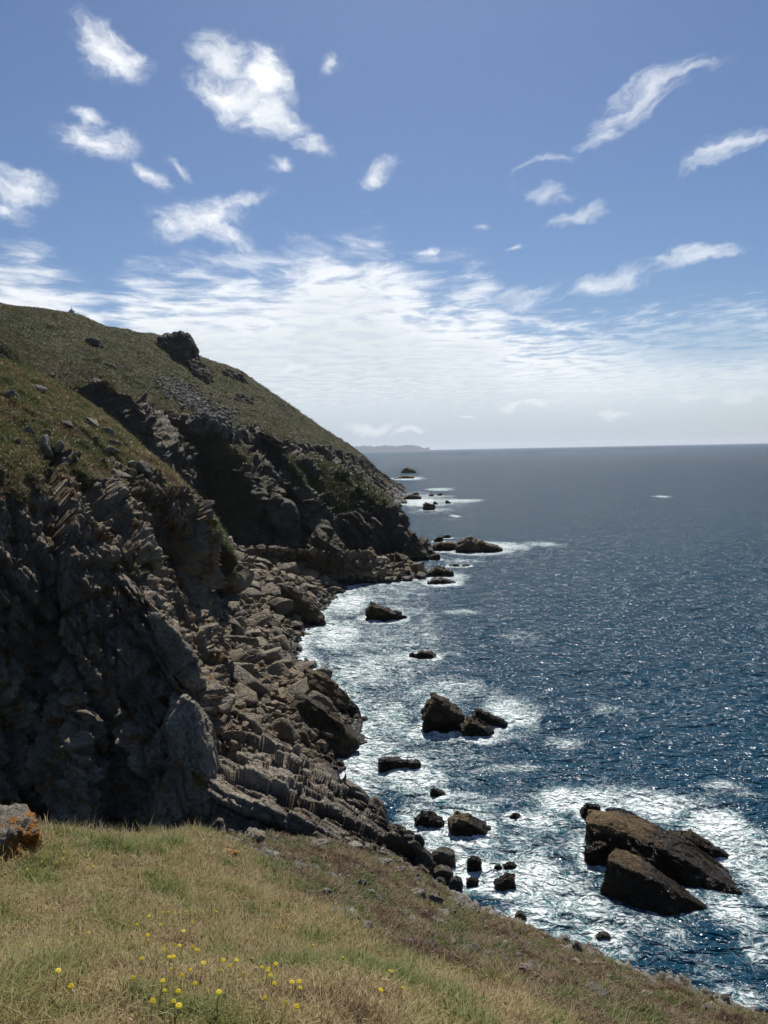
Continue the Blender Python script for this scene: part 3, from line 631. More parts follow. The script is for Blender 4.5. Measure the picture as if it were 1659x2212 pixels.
def wedge(x0, x1, ytop, ybase, peak=.2, depth=.7, tip=.15, left=.55, seed=0, z0=0.0):
    q = random.Random(seed + 100)
    Y0 = float(atz((x0 + x1) / 2, ybase, z0)[1]); a, b = at(x0, ybase, Y0), at(x1, ybase, Y0)
    w = b[0] - a[0]; dp = w * depth
    h = float(at(x0 + (x1 - x0) * peak, ytop, Y0 + .45 * dp)[2]) - z0
    j = lambda s=.06: 1 + q.uniform(-s, s)
    P = lambda u, v, z: (a[0] + w * u, Y0 + dp * v, z0 + h * z)
    B = -.35 - .6 / max(h, .5)
    return [P(.02, .05, B), P(.98, .15, B), P(.9, .9, B), P(.1, 1, B), P(.03, .15, left * .7), P(.0, .55, left * j()),
            P(peak * j(), .18, .90 * j()), P(peak, .6, 1.0), P(peak + .32, .12, .66 * j(.12)), P(peak + .36, .75, .74 * j(.12)),
            P(.99, .35, tip), P(.93, .7, tip * 1.2), P(.8, .05, tip * 1.4)]
DIP = (.80, -.15, -.55)
# --- rocks standing in the sea: x0, x1, top, base, peak, depth, tip, left, subdivisions, label
SEA = [
 (915, 1008, 1502, 1584, .25, .75, .42, .62, 6, 'tall dark slabby sea rock, largest of three rocks ringed by foam'),
 (1021, 1101, 1529, 1574, .12, .5, .15, .6, 5, 'low dark sea rock sloping to a point beside the tall slabby one'),
 (999, 1072, 1549, 1597, .2, .8, .2, .5, 5, 'wet rounded rock at the foot of the tall slabby sea rock'),
 (818, 912, 1636, 1666, .1, .4, .5, .7, 5, 'long flat wet rock awash in foam off the big dark block'),
 (790, 872, 1303, 1341, .14, .5, .3, .55, 5, 'isolated black rock in the bay, blunt at one end'),
 (866, 880, 1329, 1337, .5, .8, .3, .5, 3, 'tiny black stub of rock at the tail of the isolated one'),
 (884, 900, 1409, 1422, .4, .8, .4, .6, 4, 'small wet stone beside a flat rock in swirling foam'),
 (898, 944, 1405, 1424, .3, .7, .3, .5, 4, 'flat wet rock washed over by swirling foam'),
 (929, 962, 1702, 1722, .2, .7, .3, .8, 4, 'lone little angular rock in the foamy channel'),
 (896, 962, 1753, 1790, .25, .6, .3, .5, 5, 'dark broken rock in the channel, next to the domed one'),
 (973, 1062, 1757, 1809, .22, .75, .2, .55, 6, 'dome shaped brown rock sloping down to one side in the channel'),
 (1102, 1128, 1756, 1772, .4, .8, .4, .5, 4, 'small reddish stone awash between the domed rock and the great slabs'),
 (1010, 1042, 1850, 1879, .35, .8, .55, .6, 5, 'squarish brown boulder standing in the shallows'),
 (1068, 1086, 1867, 1881, .4, .8, .4, .6, 4, 'small dark stone left of a brown one in the shallows'),
 (1088, 1118, 1862, 1882, .5, .8, .5, .6, 4, 'rounded brown stone paired with a smaller dark one in the shallows'),
 (1071, 1116, 1887, 1925, .62, .8, .5, .5, 5, 'dark smooth boulder alone in white foam below the grass slope'),
 (1008, 1035, 1895, 1908, .4, .8, .4, .5, 4, 'small grey stone washed by foam near the shore boulders'),
 (1258, 1300, 1734, 1768, .25, .7, .6, .5, 5, 'dark knob of rock behind the top of the great upper slab'),
 (1300, 1381, 1748, 1778, .3, .5, .4, .5, 5, 'low brown ledge behind the great upper slab'),
 (1440, 1560, 1792, 1850, .15, .35, .12, .6, 5, 'wet grey ledge streaming with foam behind the great slab'),
 (1536, 1580, 1829, 1856, .25, .6, .2, .6, 4, 'small pointed dark rock beyond the tail of the great slab'),
 (1268, 1318, 1822, 1870, .45, .8, .8, .7, 5, 'square block at the broken end of the great slabs'),
 (985, 1090, 1163, 1195, .25, .6, .3, .6, 6, 'broad rugged islet off the headland toe'),
 (922, 988, 1170, 1190, .5, .5, .7, .4, 5, 'low dark reef between the headland toe and the rugged islet'),
 (938, 958, 1157, 1171, .5, .8, .5, .4, 4, 'small dark rock behind the low reef'),
 (956, 974, 1154, 1163, .5, .7, .4, .4, 3, 'tiny flat rock further out behind the low reef'),
 (930, 952, 1197, 1210, .3, .8, .7, .7, 4, 'small square black rock between the reef and the boulder beach'),
 (916, 984, 1223, 1247, .4, .5, .4, .3, 5, 'stack of tilted black slabs in the surf near the headland'),
 (970, 994, 1217, 1224, .5, .7, .4, .4, 3, 'little flat black rock behind the tilted slabs'),
 (998, 1016, 1218, 1224, .5, .7, .5, .4, 3, 'farthest out of the little black rocks behind the tilted slabs'),
 (924, 988, 1248, 1263, .3, .5, .3, .3, 4, 'ragged low black rocks awash in front of the tilted slabs'),
 (914, 942, 1085, 1102, .25, .7, .5, .8, 4, 'small jagged black stack in the distant surf'),
 (936, 946, 1082, 1090, .3, .8, .3, .5, 3, 'pointed black rock just behind the jagged stack'),
 (962, 976, 1080, 1088, .2, .8, .2, .6, 3, 'outermost small black rock in the distant surf'),
 (872, 912, 1068, 1079, .4, .5, .5, .6, 4, 'black rock ledge running out from the distant cliff foot'),
 (890, 906, 1062, 1070, .5, .7, .4, .4, 3, 'rounded black rock behind the distant ledge'),
 (926, 938, 1066, 1072, .5, .8, .4, .4, 3, 'left one of two tiny black rocks past the distant ledge'),
 (944, 956, 1064, 1071, .6, .8, .4, .4, 3, 'right one of two tiny black rocks past the distant ledge'),
 (866, 900, 1009, 1022, .35, .6, .4, .3, 4, 'peaked dark islet far out past the headland'),
 (850, 896, 1027, 1034, .5, .4, .3, .4, 4, 'low flat dark islet in front of the peaked one'),
]
rockpos = []
for i, (x0, x1, yt, yb, pk, dp, tp, lf, sb, lab) in enumerate(SEA):
    rock('sea_rock', wedge(x0, x1, yt, yb, pk, dp, tp, lf, i), M_SEA_ROCK, lab, 'sea rock', sb, 'rocks standing in the sea', amp=.055, cell=.28, seed=200 + 3 * i, axis=DIP, stretch=3.2, layer=.13, vox=[0, 0, 0, 26, 40, 58, 84][sb])
    rockpos.append((x0, x1, yb))
Y2 = float(atz(1372, 1959)[1])
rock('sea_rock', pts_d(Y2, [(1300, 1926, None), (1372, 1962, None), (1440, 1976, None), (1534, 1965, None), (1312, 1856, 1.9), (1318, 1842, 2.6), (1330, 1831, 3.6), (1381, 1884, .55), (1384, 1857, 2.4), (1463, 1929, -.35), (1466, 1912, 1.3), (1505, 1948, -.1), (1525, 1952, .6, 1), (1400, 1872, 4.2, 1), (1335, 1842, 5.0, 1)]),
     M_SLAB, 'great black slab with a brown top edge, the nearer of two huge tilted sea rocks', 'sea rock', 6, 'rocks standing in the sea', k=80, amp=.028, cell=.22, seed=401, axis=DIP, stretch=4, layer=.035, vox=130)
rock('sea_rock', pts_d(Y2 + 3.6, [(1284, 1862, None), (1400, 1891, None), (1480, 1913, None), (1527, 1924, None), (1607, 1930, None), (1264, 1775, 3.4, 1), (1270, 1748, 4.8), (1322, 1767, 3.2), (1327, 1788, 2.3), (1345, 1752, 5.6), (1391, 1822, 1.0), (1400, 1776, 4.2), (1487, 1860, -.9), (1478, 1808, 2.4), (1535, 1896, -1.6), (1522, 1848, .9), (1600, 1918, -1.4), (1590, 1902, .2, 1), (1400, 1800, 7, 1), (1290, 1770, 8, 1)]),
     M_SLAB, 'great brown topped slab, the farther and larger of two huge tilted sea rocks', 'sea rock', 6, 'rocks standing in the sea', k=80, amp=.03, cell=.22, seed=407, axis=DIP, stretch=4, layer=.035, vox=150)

# --- big blocks and fins on the beach
def beach_block(label, pts, base, z0, sub=6, **kw):
    Yb = float(atz(*base, z0)[1])
    return rock('boulder', pts_d(Yb, pts, 3.0), M_SEA_ROCK if kw.pop('dark', 1) else M_BOULDER, label, 'boulder', sub, 'large blocks on the boulder beach', vox=72, **{'layer': .07, 'axis': DIP, **kw})
beach_block('huge black block at the water edge, the farther of two with its ridge sloping seaward', [(651, 1484, 0, 1), (702, 1527, -.3, 1), (753, 1558, 0, 1), (659, 1444, 1.6), (702, 1461, 1.8), (744, 1490, 1.8), (780, 1543, 1.6), (778, 1546, 4, 1), (700, 1452, 5, 1), (664, 1442, 4.5, 1)], (753, 1558), 0, axis=DIP, stretch=3, amp=.04, cell=.25, seed=501, k=70, layer=.06)
beach_block('huge black block at the water edge, the nearer and bulkier of two', [(604, 1562, .6, 1), (641, 1622, -.5, 1), (680, 1638, -1, 1), (737, 1620, -.3, 1), (622, 1530, 1.6), (664, 1508, 2.4), (640, 1492, 4), (737, 1564, 1.2), (718, 1534, 3), (772, 1592, 1.8, 1), (760, 1572, 3, 1), (650, 1490, 6, 1)], (690, 1638), 0, axis=DIP, stretch=3, amp=.04, cell=.25, seed=505, k=70, layer=.06)
beach_block('upright dark fin of rock jutting from the boulders', [(620, 1338, 0, 1), (690, 1344, 0, 1), (606, 1263, 2.0), (640, 1270, 2.2), (668, 1298, 1.8), (700, 1326, 1.5, 1), (610, 1264, 4.5, 1), (690, 1318, 4, 1)], (655, 1342), 1.0, axis=DIP, stretch=3, amp=.045, cell=.25, seed=509, k=60)
beach_block('broad flat topped tan block beneath the near cliff', [(470, 1345, 0, 1), (515, 1343, 0, 1), (466, 1306, 1.6), (512, 1312, 1.0), (474, 1298, 5), (518, 1300, 5, 1), (480, 1310, 6, 1)], (492, 1345), 5, dark=0, amp=.04, seed=513, sub=5)
beach_block('pale sharp edged boulder standing wet at the surf edge', [(594, 1434, 0, 1), (628, 1434, 0, 1), (600, 1412, .8), (622, 1410, 1), (627, 1428, .6), (604, 1408, 2.6), (624, 1414, 3, 1)], (612, 1434), .3, dark=0, amp=.05, seed=517, sub=5)
beach_block('large rounded grey boulder close behind the huge black blocks', [(566, 1470, 0, 1), (620, 1474, 0, 1), (572, 1448, 1.2), (600, 1430, 2), (626, 1445, 1.5), (600, 1432, 5, 1), (560, 1455, 4, 1)], (595, 1476), 1.6, dark=0, amp=.05, seed=521, sub=5)
beach_block('long tan boulder with a ridged back in the middle of the cove', [(504, 1448, 0, 1), (560, 1450, 0, 1), (506, 1432, 1), (530, 1424, 2), (566, 1442, 1.4), (540, 1424, 4.5, 1)], (532, 1450), 2.6, dark=0, amp=.05, seed=525, sub=5)
beach_block('tilted angular slab resting on boulders beside the near black block', [(548, 1560, 0, 1), (606, 1548, 0, 1), (550, 1540, 1.0), (570, 1532, 2.2), (612, 1538, 2), (590, 1530, 4, 1)], (580, 1560), 2.6, dark=0, amp=.05, seed=529, sub=5)
beach_block('brown boulder ledge dotted with barnacles by the dark inlet', [(622, 1642, 0, 1), (678, 1648, 0, 1), (624, 1620, 1), (650, 1612, 1.6), (676, 1630, 1), (650, 1616, 4, 1)], (650, 1648), .8, dark=0, amp=.06, seed=533, sub=5)
beach_block('broad dark whaleback of rock at the head of the cove', [(600, 1225, 0, 1), (690, 1228, 0, 1), (606, 1205, 1.5), (640, 1190, 4), (680, 1205, 3), (700, 1220, 3, 1), (640, 1196, 12, 1)], (645, 1228), 4, amp=.06, seed=537, axis=DIP)
beach_block('dark hump of rock among boulders at the head of the cove', [(660, 1252, 0, 1), (708, 1254, 0, 1), (668, 1232, 2), (686, 1222, 3), (704, 1240, 2), (690, 1228, 8, 1)], (684, 1254), 2, amp=.06, seed=541, axis=DIP)
beach_block('long black spine of rock at the headland toe reaching into the surf', [(800, 1232, 0, 1), (860, 1238, 0, 1), (925, 1231, 0, 1), (815, 1200, 3), (850, 1192, 4), (890, 1212, 3), (925, 1229, 3, 1), (860, 1196, 10, 1)], (860, 1238), 0, amp=.05, seed=545, axis=DIP, stretch=4, layer=.09)
beach_block('jagged black crag with a pointed top at the headland toe', [(868, 1212, 0, 1), (925, 1206, 0, 1), (872, 1180, 2), (892, 1150, 4), (900, 1165, 3), (930, 1200, 3, 1), (900, 1170, 10, 1)], (896, 1212), 0, amp=.07, seed=549, axis=DIP, stretch=3, layer=.09)
beach_block('blocky brown crag leaning on the foot of the headland cliff', [(778, 1222, 0, 1), (815, 1222, 0, 1), (782, 1200, 2), (800, 1182, 4), (816, 1200, 3), (800, 1186, 10, 1)], (796, 1222), 3, amp=.07, seed=553, axis=DIP)
beach_block('rounded dark buttress of rock at the base of the headland cliff', [(660, 1200, 0, 1), (708, 1202, 0, 1), (664, 1165, 2), (685, 1138, 5), (708, 1160, 3), (690, 1145, 12, 1)], (684, 1202), 7, amp=.06, seed=557, axis=DIP)
beach_block('smaller dark buttress beside the rounded one at the headland cliff base', [(710, 1202, 0, 1), (745, 1203, 0, 1), (712, 1172, 2), (722, 1155, 5), (744, 1180, 3), (730, 1160, 12, 1)], (728, 1203), 7, amp=.06, seed=561, axis=DIP)
for x0, x1, yt, yb, z0, lab in [(905, 930, 1872, 1893, .4, 'smooth orange boulder at the edge of the grass slope'), (935, 982, 1868, 1900, .3, 'big brown boulder with black patches beside the orange one'), (938, 965, 1894, 1912, .3, 'dark stone tucked below the big patched boulder'), (970, 1002, 1892, 1918, .2, 'dark rounded stone at the foot of the grass slope'),
                                 (932, 988, 1830, 1862, .3, 'rugged brown rock at the seaward end of the shelf'), (902, 938, 1842, 1870, .5, 'craggy brown rock joining the shelf to the rugged one'), (1113, 1140, 1966, 1990, .2, 'pointed grey rock rising behind the grassy knob'), (1290, 1325, 2012, 2032, .1, 'low dark rock awash below the slope'), (748, 768, 1590, 1620, .1, 'small wet stone in the dark inlet'), (722, 745, 1640, 1658, .1, 'brown stone at the mouth of the dark inlet')]:
    o = rock('boulder', wedge(x0, x1, yt, yb, .4, .8, .45, .55, int(x0), z0), M_BOULDER, lab, 'boulder', 5, 'boulders below the grass slope', amp=.05, seed=int(x0), k=14)
    rockpos.append((x0, x1, yb))
    if 'orange' in lab and x0 == 905: o.data.materials[0] = rock_mat('orange_rock', (.22, .13, .05), (.42, .27, .11), wet_shade_z=.5, brownc=(.36, .19, .06))

# --- the boulders of the cove: 24 shapes, copied
protos = []
def proto_pts(q, flat):
    return [Vector((q.gauss(0, 1), q.gauss(0, 1), q.gauss(0, 1))).normalized() * q.uniform(.85, 1.1) for _ in range(q.choice((8, 8, 9, 10, 13)))]
for i in range(26):
    q = random.Random(900 + i)
    V, Fc = rock_mesh([tuple(v) for v in proto_pts(q, 1)], 4, k=q.choice((24, 40, 60)), amp=.045, cell=.4, seed=900 + i)
    ob = mesh_np('boulder', V, Fc, M_BOULDER); me = ob.data; bpy.data.objects.remove(ob); protos.append(me)
nu, nv = BG.shape[:2]
placed = []
cells = []
for it in range(60000):
    if len(cells) > 1100: break
    u = rng.uniform(0, 1); v = rng.uniform(.12, 1); iu, iv = int(u * (nu - 1)), int(v * (nv - 1))
    p = BG[iu, iv]
    if p[2] < -.35: continue
    big = max(.15, 1 - it / 2500.0)
    r = (.35 + 1.75 * rng.power(.55 + 2 * (1 - big)) if big < .3 else 3.4 * rng.power(2.2) if it < 300 else rng.uniform(1.2, 3.4)) * (.62 + .38 * big)
    if p[2] < .5: r *= .6
    r *= np.interp(p[1], [60, 95, 200], [.62, .8, 1.0])
    ok = True
    for (c, rr) in cells:
        if abs(c[0] - p[0]) < r + rr and (c[0] - p[0]) ** 2 + (c[1] - p[1]) ** 2 < (.72 * (r + rr)) ** 2: ok = False; break
    if ok: cells.append((p, r))
cells.sort(key=lambda c: -c[1] / c[0][1])
def zone(p):
    if p[2] < .7: return ('wet boulder lying at the surf edge of the cove', 'boulders along the surf')
    if p[1] > 150: return ('angular boulder in the heap at the head of the cove under the headland cliff', 'boulders at the head of the cove')
    if p[1] > 105: return ('brown boulder in the middle stretch of the cove between the fin and the near cliff', 'boulders in the middle of the cove')
    return ('tan boulder close under the near cliff, inland of the huge black blocks', 'boulders under the near cliff')
for k, (p, r) in enumerate(cells[:285]):
    q = random.Random(3000 + k)
    o = bpy.data.objects.new('boulder', protos[k % 26]); COL.objects.link(o)
    o.scale = (r * q.uniform(.95, 1.6), r * q.uniform(.7, 1.1), r * q.uniform(.5, .9))
    o.rotation_euler = (q.uniform(-.35, .35), q.uniform(-.35, .35) + .2, q.uniform(0, 6.28))
    o.location = (p[0], p[1], p[2] + r * .22)
    tag(o, zone(p)[0], 'boulder', zone(p)[1])
# the stones too many to count between them
IV, IF_ = ico(2); pv, pf, n0 = [], [], 0
small = [(BG[int(a * (nu - 1)), int(b * (nv - 1))], rng.uniform(.14, .5)) for a, b in zip(rng.uniform(0, 1, 5200), rng.uniform(.1, 1, 5200))] + [(c[0] + [0, 0, c[1] * .2], c[1]) for c in cells[285:]]
for p, r in small:
    if p[2] < -.3: continue
    M = np.linalg.qr(rng.normal(size=(3, 3)))[0]
    W_ = np.clip((IV @ M.T), -.62 - .2 * rng.random(3), .62 + .2 * rng.random(3)) * (rng.uniform(.8, 1.3, 3) * [1, 1, .75])
    pv.append((W_ @ M) * r * 1.25 + p + [0, 0, r * .1]); pf.append(IF_ + n0); n0 += len(IV)
o = mesh_np('beach_stones', np.concatenate(pv), np.concatenate(pf), M_BOULDER, smooth=False); tag(o, 'brown stones and cobbles filling the gaps of the cove', None, None, 'stuff')

M_PERCH = rock_mat('perched_rock', (.085, .078, .066), (.27, .25, .22), scale=1.6, perobj=True, lichen=.2, pale=.35, palec=(.36, .34, .30), wet=False, brown=.3)
# --- boulders resting on the near slope
for i, (x, y, w, h, lab) in enumerate([
  (15, 851, 40, 34, 'dark leaning slab half buried in the slope at the very edge of view'), (81, 839, 36, 20, 'grey pointed rock on the skyline of the near slope'), (101, 889, 13, 15, 'small pale upright stone on the near slope'), (116, 883, 15, 11, 'small pale stone next to an upright one on the near slope'),
  (196, 909, 34, 24, 'pale flat capstone perched on the skyline of the near slope'), (227, 930, 32, 26, 'pale block with a square face perched lowest on the skyline'), (140, 913, 27, 20, 'rounded grey boulder, largest of a cluster of four on the near slope'), (162, 930, 20, 15, 'grey boulder at the lower right of the cluster of four'),
  (151, 922, 17, 13, 'darker stone in the middle of the cluster of four'), (125, 910, 17, 12, 'dark small stone at the upper left of the cluster of four'), (98, 957, 44, 36, 'broad grey slab lying in the grass, largest on the near slope'), (123, 960, 28, 24, 'square grey block against the broad slab in the grass'),
  (99, 933, 24, 14, 'low pale stone just above the broad slab'), (238, 969, 46, 18, 'long flat grey slab jutting from the slope below the perched block'), (241, 952, 30, 24, 'upright dark block behind the long flat slab'), (308, 1008, 36, 30, 'big rounded boulder low on the skyline ridge'), (286, 998, 22, 20, 'smaller boulder touching the big rounded one on the ridge'),
  (260, 1020, 42, 20, 'wedge of grey rock in dry grass below the ridge'), (148, 990, 36, 18, 'grey stone in brown grass beneath the square block'), (210, 1047, 30, 15, 'pale flat stone in a hollow above the cliff edge'), (34, 948, 32, 24, 'brown mossy rock in the grass at the left'), (62, 932, 22, 26, 'tall grey rock beside the mossy one'), (200, 946, 22, 20, 'dark rock under the pale capstone'), (179, 950, 18, 10, 'thin pale stone in green grass')]):
    hh = hit(x, y + h * .3, ['cliff'])
    if not hh: continue
    l = np.array(hh[0]); s = l[1] / F; W_, H_ = w * s * .62, h * s * .72
    q = random.Random(700 + i)
    pts = [Vector((q.gauss(0, 1), q.gauss(0, 1), q.gauss(0, 1))).normalized() * q.uniform(.9, 1.1) for _ in range(11)]
    V, Fc = rock_mesh([(p.x * W_, p.y * W_ * .9, p.z * H_ + .25 * p.x * -W_ * .5) for p in pts], 4, k=20, amp=.05, seed=700 + i)
    o = mesh_np('boulder', V, Fc, M_PERCH); o.location = (l + np.array([0, W_ * .35, H_ * .12])).tolist()
    tag(o, lab, 'boulder', 'boulders on the near slope')

# --- the tor on the skyline and crags below it
def crag(label, pts, base, Yb, **kw):
    return rock('rock_outcrop', pts_d(Yb, pts, 3), M_FAR, label, 'rock outcrop', kw.pop('sub', 6), 'crags on the headland', vox=80, layer=.10, **kw)
TOR = (.1, -.1, -1)
crag('flat topped craggy tor on the headland skyline', [(342, 748, -2, 1), (395, 790, -6, 1), (428, 772, -2, 1), (346, 732, 2), (356, 727, 4), (385, 727, 0), (399, 720, 0), (404, 721, 2), (414, 738, -2), (425, 766, 0, 1), (360, 728, 18, 1), (410, 733, 16, 1)], None, 316, axis=TOR, stretch=3.5, amp=.10, cell=.22, seed=601, k=16)
crag('dark crag descending from the tor', [(405, 790, -4, 1), (455, 835, -8, 1), (412, 775, 2), (440, 795, 0), (460, 825, 2, 1), (430, 775, 16, 1)], None, 308, axis=TOR, stretch=3, amp=.10, cell=.22, seed=605, k=30, sub=5)
crag('vertical ribbed outcrop just under the skyline past the tor', [(478, 805, -3, 1), (535, 845, -5, 1), (485, 796, 3), (520, 808, 2), (540, 838, 3, 1), (520, 806, 14, 1)], None, 335, axis=TOR, stretch=3, amp=.09, cell=.22, seed=609, k=30, sub=5)
crag('narrow broken crag on the slope below the ribbed outcrop', [(505, 860, -3, 1), (560, 900, -5, 1), (515, 850, 2), (545, 868, 1), (566, 893, 3, 1), (540, 862, 12, 1)], None, 300, axis=TOR, stretch=3, amp=.09, cell=.22, seed=613, k=30, sub=5)
for i, (x, y, w, h, lab) in enumerate([(519, 806, 6, 12, 'thin rock pinnacle on the skyline'), (205, 742, 34, 22, 'dark hollowed outcrop in the upper heather'), (232, 790, 26, 14, 'small bare crag in the middle of the grass slope'), (25, 714, 10, 7, 'pale rock patch in the high grass'), (150, 722, 6, 5, 'single pale stone in high heather')]):
    hh = hit(x, y, ['headland'])
    if hh:
        l = np.array(hh[0]); s = l[1] / F; q = random.Random(i)
        pts = [(q.uniform(-.6, .6) * w * s + .25 * w * s * z, q.uniform(-.5, .5) * w * s, -z * h * s * .5 + q.uniform(-.4, .4) * h * s) for z in np.linspace(-1, 1, 14)]
        V, Fc = rock_mesh(pts, 4, k=30, amp=.1, cell=.25, seed=650 + i); o = mesh_np('rock_outcrop', V, Fc, M_FAR); o.location = l.tolist(); tag(o, lab, 'rock outcrop', 'crags on the headland')

# --- scree on the headland slope
sv, sf, n0 = [], [], 0
S1, F1_ = ico(1)
for _ in range(1300):
    t = rng.beta(1.1, 1.3); c0 = np.array([352, 822]) * (1 - t) + np.array([505, 925]) * t
    x, y = c0 + rng.normal(size=2) * [10 + 10 * t, 8 + 7 * t]
    hh = hit(x, y, ['headland'])
    if not hh: continue
    r = rng.uniform(.25, 1.0) ** 1.6 * 1.15; M = np.linalg.qr(rng.normal(size=(3, 3)))[0]
    sv.append((S1 * rng.uniform(.5, 1.2, 3)) @ M * r + np.array(hh[0])); sf.append(F1_ + n0); n0 += len(S1)
o = mesh_np('scree', np.concatenate(sv), np.concatenate(sf), M_PERCH, smooth=False); tag(o, 'grey scree spilling down the headland grass', None, None, 'stuff')

# --- pale buttress with sunlight painted in at the foot of the near cliff
def butt(label, pts, Yb, **kw):
    return rock('rock_outcrop', pts_d(Yb, pts, 5), M_SUNLIT_PALE if label.startswith('pale') else M_CLIFF, label, 'rock outcrop', 6, 'buttresses of the near cliff', vox=110, layer=.10, **kw)
butt('pale vertical buttress with sunlight in its colour at the corner of the near cliff', [(372, 1500, 5), (396, 1508, 3), (424, 1524, 3.5), (434, 1532, 5), (452, 1570, 4.4), (470, 1592, 5.4), (462, 1632, 4.0, 1), (440, 1655, 2.0, 1), (385, 1640, 1.0, 1), (360, 1560, 2.5), (380, 1500, 9, 1), (455, 1570, 9, 1)], 53.6, axis=(.25, -.1, -1), stretch=5, amp=.075, cell=.2, seed=701, k=40)
butt('dark rounded rib below the pale buttress of the near cliff', [(380, 1650, 1.5), (430, 1660, 2.5), (462, 1700, 3), (480, 1760, 2.5, 1), (470, 1830, 1, 1), (380, 1840, -1, 1), (340, 1740, 0, 1), (360, 1680, 4, 1), (440, 1690, 8, 1)], 52.6, axis=(.3, -.1, -1), stretch=3, amp=.10, cell=.22, seed=705, k=30)
butt('long tilted slab lying on the middle rib of the near cliff', [(322, 1300, 0), (340, 1318, -.6), (385, 1372, -1.0), (430, 1440, -1.2), (432, 1500, -1.0, 1), (405, 1470, -2.0), (360, 1400, -1.6), (326, 1340, -1.0), (330, 1305, 3, 1), (436, 1450, 3, 1)], 61.5, axis=(.62, -.25, -.74), stretch=5, amp=.05, cell=.2, seed=709, k=40)

# ------------------------------------------------------------------ sea
def axis_pts(segs):
    out = [segs[0][0]]
    for a, b, s in segs:
        n = max(2, int(round((b - a) / s))); out += list(np.linspace(a, b, n + 1)[1:])
    return np.array(out)
def grow(a, end, s, g):
    out = []; x = a; sg = 1 if end > a else -1
    while (end - x) * sg > 0: s *= g; x += sg * s; out.append(x)
    return out
xs = np.array(grow(-45, -20000, .6, 1.18)[::-1] + list(np.arange(-45, 75, .36)) + grow(75, 20000, .36, 1.045))
ys = np.array([-400, -200, -60, 0] + list(np.arange(18, 110, .32)) + grow(110, 24000, .32, 1.0105))
X, Y = np.meshgrid(xs, ys, indexing='ij'); SP = np.stack([X.ravel(), Y.ravel(), np.zeros(X.size)], 1)
near = sstep(420, 140, np.hypot(SP[:, 0] - 20, SP[:, 1])) * sstep(-45, -25, SP[:, 0]) * sstep(20000, 200, np.abs(SP[:, 0]))
sel = near > .001
Wv = np.zeros(len(SP)); q_ = SP[sel]
an = np.stack([q_[:, 0] * .75 + q_[:, 1] * .25, q_[:, 1] * 1.25 - q_[:, 0] * .3, q_[:, 2]], 1)
w1 = 1 - np.abs(fbm(an / 6.5, 2, 301)) * 2; w2 = 1 - np.abs(fbm(an / 2.3, 2, 305)) * 2
Wv[sel] = (.34 * (w1 - .6) + .15 * (w2 - .6) + .25 * fbm(an / 15, 2, 309)) * near[sel]
# foam: where the swell breaks on rocks and shore (x, y, half width, half height, strength)
FOAM = [(880, 1480, 210, 200, .50), (1080, 1850, 330, 130, .52), (1450, 1880, 290, 200, .50), (860, 1280, 180, 70, .5), (1000, 1680, 200, 90, .42), (1300, 2010, 240, 100, .5), (930, 1090, 100, 30, .55), (1050, 1190, 130, 26, .5), (800, 1640, 110, 60, .85), (790, 1450, 120, 60, .72), (735, 1370, 90, 45, .95), (760, 1300, 85, 32, 1), (850, 1250, 110, 22, .7), (900, 1420, 95, 22, .8), (980, 1500, 140, 40, .62), (1020, 1592, 170, 36, .95), (960, 1545, 60, 60, .9), (1120, 1550, 85, 55, .8), (915, 1690, 110, 45, .85), (850, 1560, 80, 70, .72), (1230, 1608, 70, 16, .62), (1110, 1662, 90, 12, .62),
        (1280, 1735, 170, 42, 1), (1190, 1780, 90, 45, .8), (1430, 1735, 150, 42, 1), (1570, 1800, 110, 70, 1), (1640, 1890, 80, 110, .95), (1590, 1975, 90, 55, .9), (1010, 1745, 110, 45, .62), (900, 1770, 60, 40, .8), (940, 1835, 60, 40, .8), (1050, 1905, 120, 55, 1), (1180, 1915, 130, 70, 1), (1270, 1965, 90, 60, .85), (1190, 1990, 90, 50, .9), (1260, 2030, 90, 40, .8), (1350, 2060, 100, 40, .6), (1470, 2105, 160, 55, .42), (1570, 2165, 140, 45, .62), (1450, 2000, 120, 24, .4), (1640, 2050, 70, 60, .6), (1270, 1840, 60, 50, .7), (1130, 1850, 90, 40, .6),
        (960, 1252, 80, 18, .9), (905, 1085, 60, 15, 1), (985, 1082, 65, 6, .8), (1090, 1182, 85, 13, .9), (1180, 1177, 65, 8, .62), (985, 1115, 14, 4, .8), (880, 1034, 45, 5, .75), (880, 1021, 45, 4, .65), (1000, 1325, 55, 10, .6), (870, 1325, 95, 24, .6), (950, 1240, 60, 12, .8), (900, 1205, 60, 10, .7), (1430, 1073, 24, 3, .75), (950, 1057, 40, 4, .7), (930, 1192, 60, 10, .6), (1010, 1215, 70, 10, .5), (720, 1620, 50, 40, .75), (1140, 1380, 60, 24, .38), (1340, 1540, 70, 20, .4), (1560, 1700, 80, 14, .5), (1620, 1720, 60, 10, .5)]
env = np.zeros(len(SP)); wob = np.zeros(len(SP)); s2 = (SP[:, 1] < 900) & (np.abs(SP[:, 0]) < 400) & (SP[:, 1] > 15)
q2 = SP[s2]; sc_w = np.clip(q2[:, 1] / 70, .6, 4)[:, None]
wx = fbm(q2 / (6 * sc_w), 4, 321); wy = fbm(q2 / (6 * sc_w), 4, 327)
e = np.zeros(len(q2))
for (x, y, a, b, st) in FOAM:
    c = atz(x, y); y0, y1 = atz(x, y + b)[1], atz(x, y - b)[1]; hw = a * c[1] / F; hh_ = (y1 - y0) / 2
    r = np.hypot((q2[:, 0] - c[0]) / hw + .75 * wx, (q2[:, 1] - (y0 + y1) / 2) / hh_ + .75 * wy)
    e = np.maximum(e, st * sstep(1.25, .25, r))
